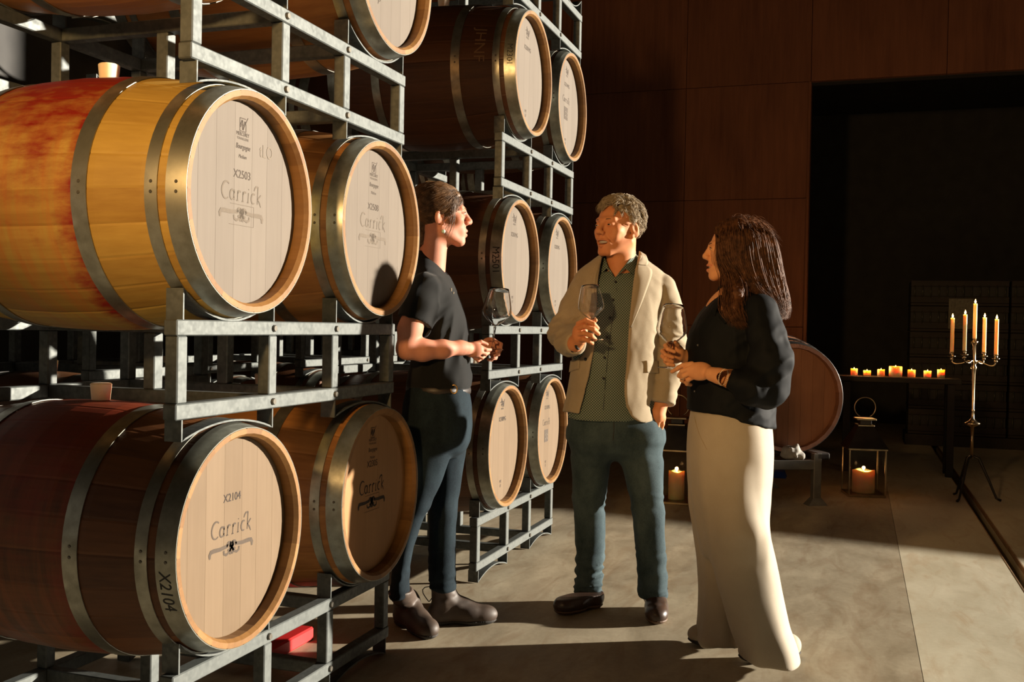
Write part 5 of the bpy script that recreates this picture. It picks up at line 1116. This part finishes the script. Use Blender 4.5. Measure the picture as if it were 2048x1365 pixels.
for a in range(3):
    an=2*math.pi*a/3+.5; MB().tube([(.0,0,.32),(.05*math.cos(an),.05*math.sin(an),.30),(.12*math.cos(an),.12*math.sin(an),.14),(.17*math.cos(an),.17*math.sin(an),.02),(.20*math.cos(an),.20*math.sin(an),.008)],[.010,.010,.009,.008,.010],8).build('tripod_leg',M['ldark'],cb,True)
arms=((1900,697,-1),(1925,694,-.6),(1964,697,.55),(1988,702,1))
TL={1900:'leftmost taper candle on the candelabrum',1925:'second taper candle from the left on the candelabrum',1953:'tallest taper candle at the centre of the candelabrum',1964:'second taper candle from the right on the candelabrum',1988:'rightmost taper candle on the candelabrum'}
lat=np.array([RT[0],RT[1],0]); lat/=np.linalg.norm(lat)
for i,(px,py,_) in enumerate(arms):
    dd=(.07,-.11,.10,-.07)[i]; e=q(px,py+16,dd)-np.array([*cx,0]); s0=np.array([0,0,zt+.005]); m1=s0*.55+e*.45; m1[2]=min(s0[2],e[2])-.005+.03; m2=s0*.2+e*.8; m2[2]=e[2]-.055
    K=np.array([s0,s0*.8+e*.2+[0,0,.035],m1,m2,e*.97+s0*.03-np.array([0,0,.045]),e]); t_=np.linspace(0,5,26); Pth=np.stack([np.interp(t_,range(6),K[:,m]) for m in range(3)],1)
    for _i in range(5): Pth[1:-1]=(Pth[:-2]+2*Pth[1:-1]+Pth[2:])/4
    ar=MB().tube(Pth,.0055,8).build('arm',M['brass'],cb,True)
    MB().lathe([(0,-.03),(.008,-.03),(.012,-.018),(.007,-.008),(.026,0),(.027,.003),(.012,.004),(.013,.028),(.016,.030),(0,.030)],16,'z',tuple(e)).build('candle_cup',M['brass'],ar,True)
for px,py,ytop,dd in ((1900,694,632,.07),(1925,691,627,-.11),(1949,680,618,0),(1964,692,629,.10),(1988,697,634,-.07)):
    cup={1900:713,1925:710,1964:713,1988:718}.get(px); e=(q(px,cup,dd)-np.array([*cx,0])+np.array([0,0,.0275]) if cup else np.array([0,0,zn+.0195]))+np.array([cp[0],cp[1],0]); hh=(py+8-ytop)*DC/F_PX; candle('taper_candle',tuple(e),.0135,hh,TL[px if px!=1949 else 1953],'taper candles on the candelabrum',lamp=.7,flame=.028,n=16)
# ---- stack of dark ribbed crates in the dark room
M['crate']=simple('dark_plastic',(.05,.05,.035),.25,0,.2,8)
XC=9.4; ya=onX(1818,700,XC)[1]; yb=ya-1.95; hc=.275
ck=0
for lv in range(6):
    zc=.12+hc*lv*1.0
    for cc in range(2):
        yA=ya-cc*.98; t=empty('slatted_crate',(XC,yA-.485,zc)); tag(t,f'dark ribbed crate in the {("left","right")[cc]} pile, {("lowest","second from the floor","third from the floor","fourth from the floor","fifth from the floor","topmost")[lv]}','crate','dark crates stacked in the unlit room')
        MB().box((0,-.48,0),(.6,.48,.03),.004).build('crate_floor',M['darkwood'],t); MB().box((.004,-.48,hc-.07),(.02,.48,hc-.004),.004).build('rim',M['darkwood'],t); MB().box((.004,-.48,.031),(.02,.48,.10),.003).build('lower_rim',M['darkwood'],t)
        MB().box((.03,-.475,.031),(.6,.475,hc-.01)).build('crate_body',M['darkwall'],t)
        for r in range(12): MB().tube([(.008,-.44+.08*r,.085),(.004,-.44+.08*r,hc-.055)],.007,8).build('rib',M['crate'],t,True)
nt=onX(1922,628,XC-.02); o=MB().box((-.002,-.12,-.16),(.002,.12,.16)).build('paper_notice',simple('notice_paper',(.16,.15,.11),.8,0,.3,40),None,False,(XC-.012,nt[1],nt[2])); tag(o,'pale paper notice stuck to the crates behind the candelabrum','notice')
pl=MB()
for i in range(3): pl.box((XC,ya-1.95,.0),(XC+.6,ya+.02,.115)) if i==0 else None
o=pl.build('pallet',M['darkwood']); tag(o,'dark timber pallet under the stacked crates','pallet')
# ---- the big cask on its low rack in front of the back wall
DB=7.35; bc=at(1522,787,DB); t=empty('cask',tuple(bc)); tag(t,'large dark wooden cask lying in shade behind the woman with long hair','cask'); Rz=math.atan2(FW[1],FW[0])+.18; t.rotation_euler=(0,0,Rz-math.pi/2)
M['caskwood']=oak('dark_cask_wood',(.13,.050,.024),(.26,.105,.05)).m; M['caskhead']=oak('dark_cask_head',(.17,.068,.032),(.30,.125,.06),gscale=(60,60,4)).m
CR=.408; CLh=.5
for i in range(28):
    a=math.pi/28; V=[];Fs=[]
    for y in (-CLh,-.25,0,.25,CLh):
        rr=CR-.04+.08*(1-(y/CLh)**2)
        for an in (-a,-a*.8,a*.8,a): V.append(((rr-(.002 if abs(an)==a else 0))*math.sin(an),y,(rr-(.002 if abs(an)==a else 0))*math.cos(an)))
    for y in (-CLh,-CLh+.07):
        for an in (-a,a): V.append(((CR-.065)*math.sin(an),y,(CR-.065)*math.cos(an)))
    for r in range(4):
        for c in range(3): Fs.append((r*4+c,(r+1)*4+c,(r+1)*4+c+1,r*4+c+1))
    Fs+=[(0,1,2,3,21,20),(20,21,23,22)]
    if i==0: cm=mesh('stave',V,Fs); cm.materials.append(M['caskwood'])
    o=obj('stave',cm,None,t); o.rotation_euler=(0,2*math.pi*i/28,0)
ed=np.linspace(-(CR-.066),CR-.066,9)
for x0,x1 in zip(ed[:-1],ed[1:]):
    xs=np.linspace(x0+.0008,x1-.0008,6); r0=CR-.065; tp=[(x,math.sqrt(max(1e-6,r0*r0-x*x))) for x in xs]; Pp=[(x,-z) for x,z in tp]+[(x,z) for x,z in tp[::-1]]; n=len(Pp); V=[(x,-CLh+.05,z) for x,z in Pp]+[(x,-CLh+.08,z) for x,z in Pp]
    obj('head_board',mesh('head_board',V,[tuple(range(n))]+[(i,(i+1)%n,n+(i+1)%n,n+i)[::-1] for i in range(n)]),M['caskhead'],t)
for a,b in ((.0,.05),(.10,.14),(.30,.345)):
    rr=lambda y: CR-.04+.08*(1-(y/CLh)**2); ya_,yb_=-CLh+a,-CLh+b; MB().lathe([(rr(ya_)+.0005,ya_),(rr(ya_)+.003,ya_),(rr(yb_)+.003,yb_),(rr(yb_)+.0005,yb_)],56,'y').build('hoop',M['ldark'],t,True)
rk=empty('cask_rack',(bc[0],bc[1],0)); rk.rotation_euler=(0,0,Rz-math.pi/2); tag(rk,'low grey steel rack under the large cask','rack')
rz_=at(1600,918,DB-.3)[2]; M['grey']=simple('dull_steel',(.16,.15,.13),.5,.6,.2,14)
px_r=(at(1648,950,DB-.45)-bc)@np.array([math.cos(Rz-math.pi/2),math.sin(Rz-math.pi/2),0])
for y in (-.42,.34):
    MB().box((-px_r,y,rz_-.065),(px_r-.028,y+.05,rz_),.003).build('rail',M['grey'],rk)
    for s_ in (-1,1): MB().box((s_*px_r-.028,y,0),(s_*px_r+.028,y+.05,rz_+.045),.003).build('post',M['grey'],rk); MB().add([(s_*px_r-.07,y-.02,0),(s_*px_r+.07,y-.02,0),(s_*px_r+.07,y+.07,0),(s_*px_r-.07,y+.07,0),(s_*px_r-.03,y-.002,.05),(s_*px_r+.03,y-.002,.05),(s_*px_r+.03,y+.052,.05),(s_*px_r-.03,y+.052,.05)],[(0,1,5,4),(1,2,6,5),(2,3,7,6),(3,0,4,7),(4,5,6,7),(3,2,1,0)]).build('foot',M['grey'],rk)
for s_ in (-1,1): MB().box((s_*.28-.05,-.42,rz_+.0005),(s_*.28+.05,.39,rz_+.05),.01).build('chock',M['darkwood'],rk)
c=at(1580,903,DB-.55); s=SDF(c-.12,c+.12,.006); s.ell(c,(.055,.06,.05),.02); s.ell(c+RT*.03-UP*.03,(.05,.06,.03),.02); s.noise(.02,(25,25,25),5); V,Q=s.mesh(); o=obj('cloth',qmesh('cloth',V,Q),simple('grey_rag',(.30,.28,.25),.9,0,.2)); tag(o,'crumpled pale rag lying on the rack under the large cask','rag')
c=onZ(1560,955,0); o=MB().add([(-.07,-.05,0),(.09,-.05,0),(.09,.06,0),(-.07,.06,0),(-.05,-.03,.05),(.05,-.03,.06),(.05,.04,.06),(-.05,.04,.05)],[(0,1,5,4),(1,2,6,5),(2,3,7,6),(3,0,4,7),(4,5,6,7),(3,2,1,0)]).build('plastic_tub',simple('blue_plastic',(.01,.06,.35),.4,0,0),None,False,(c[0],c[1],0)); tag(o,'small blue plastic tub on the dark floor under the cask rack','tub')
# red box glimpsed under the near rack
c=onZ(560,1298,0); o=MB().box((-.18,-.06,0),(.14,.08,.05),.006).build('red_box',simple('red_plastic',(.5,.01,.01),.5,0,0),None,False,(c[0],c[1],0)); tag(o,'flat red plastic box on the floor under the near barrel rack','box')
# ---- added lamp out of frame behind the camera's left, standing in for warm fill
LPOS=np.array([-2.9,-.30,2.2]); fl_=empty('fill_lamp',(LPOS[0],LPOS[1],0)); tag(fl_,'added fill lamp out of frame behind the camera, standing in for warm fill light','lamp')
MB().lathe([(0,0),(.15,0),(.15,.02),(.02,.03),(.012,.05),(.012,LPOS[2]-.12),(0,LPOS[2]-.12)],24).build('fill_lamp_base',M['ldark'],fl_,True)
l=bpy.data.lights.new('fill_spot','SPOT'); l.energy=470; l.color=(1,.58,.22); l.shadow_soft_size=.12; l.spot_size=math.radians(76); l.spot_blend=.35; lo_=bpy.data.objects.new('fill_spot',l); lo_.location=(0,0,LPOS[2]); link(lo_,fl_)
ld=Vector((1,-.02,.20)); lo_.rotation_euler=(-ld).to_track_quat('Z','Y').to_euler()
MB().tube([np.array([-.16,0,LPOS[2]-.032]),np.array([.03,0,LPOS[2]+.006])],[.07,.11],20,False).build('fill_lamp_shade',M['ldark'],fl_,True)
bpy.context.view_layer.update()
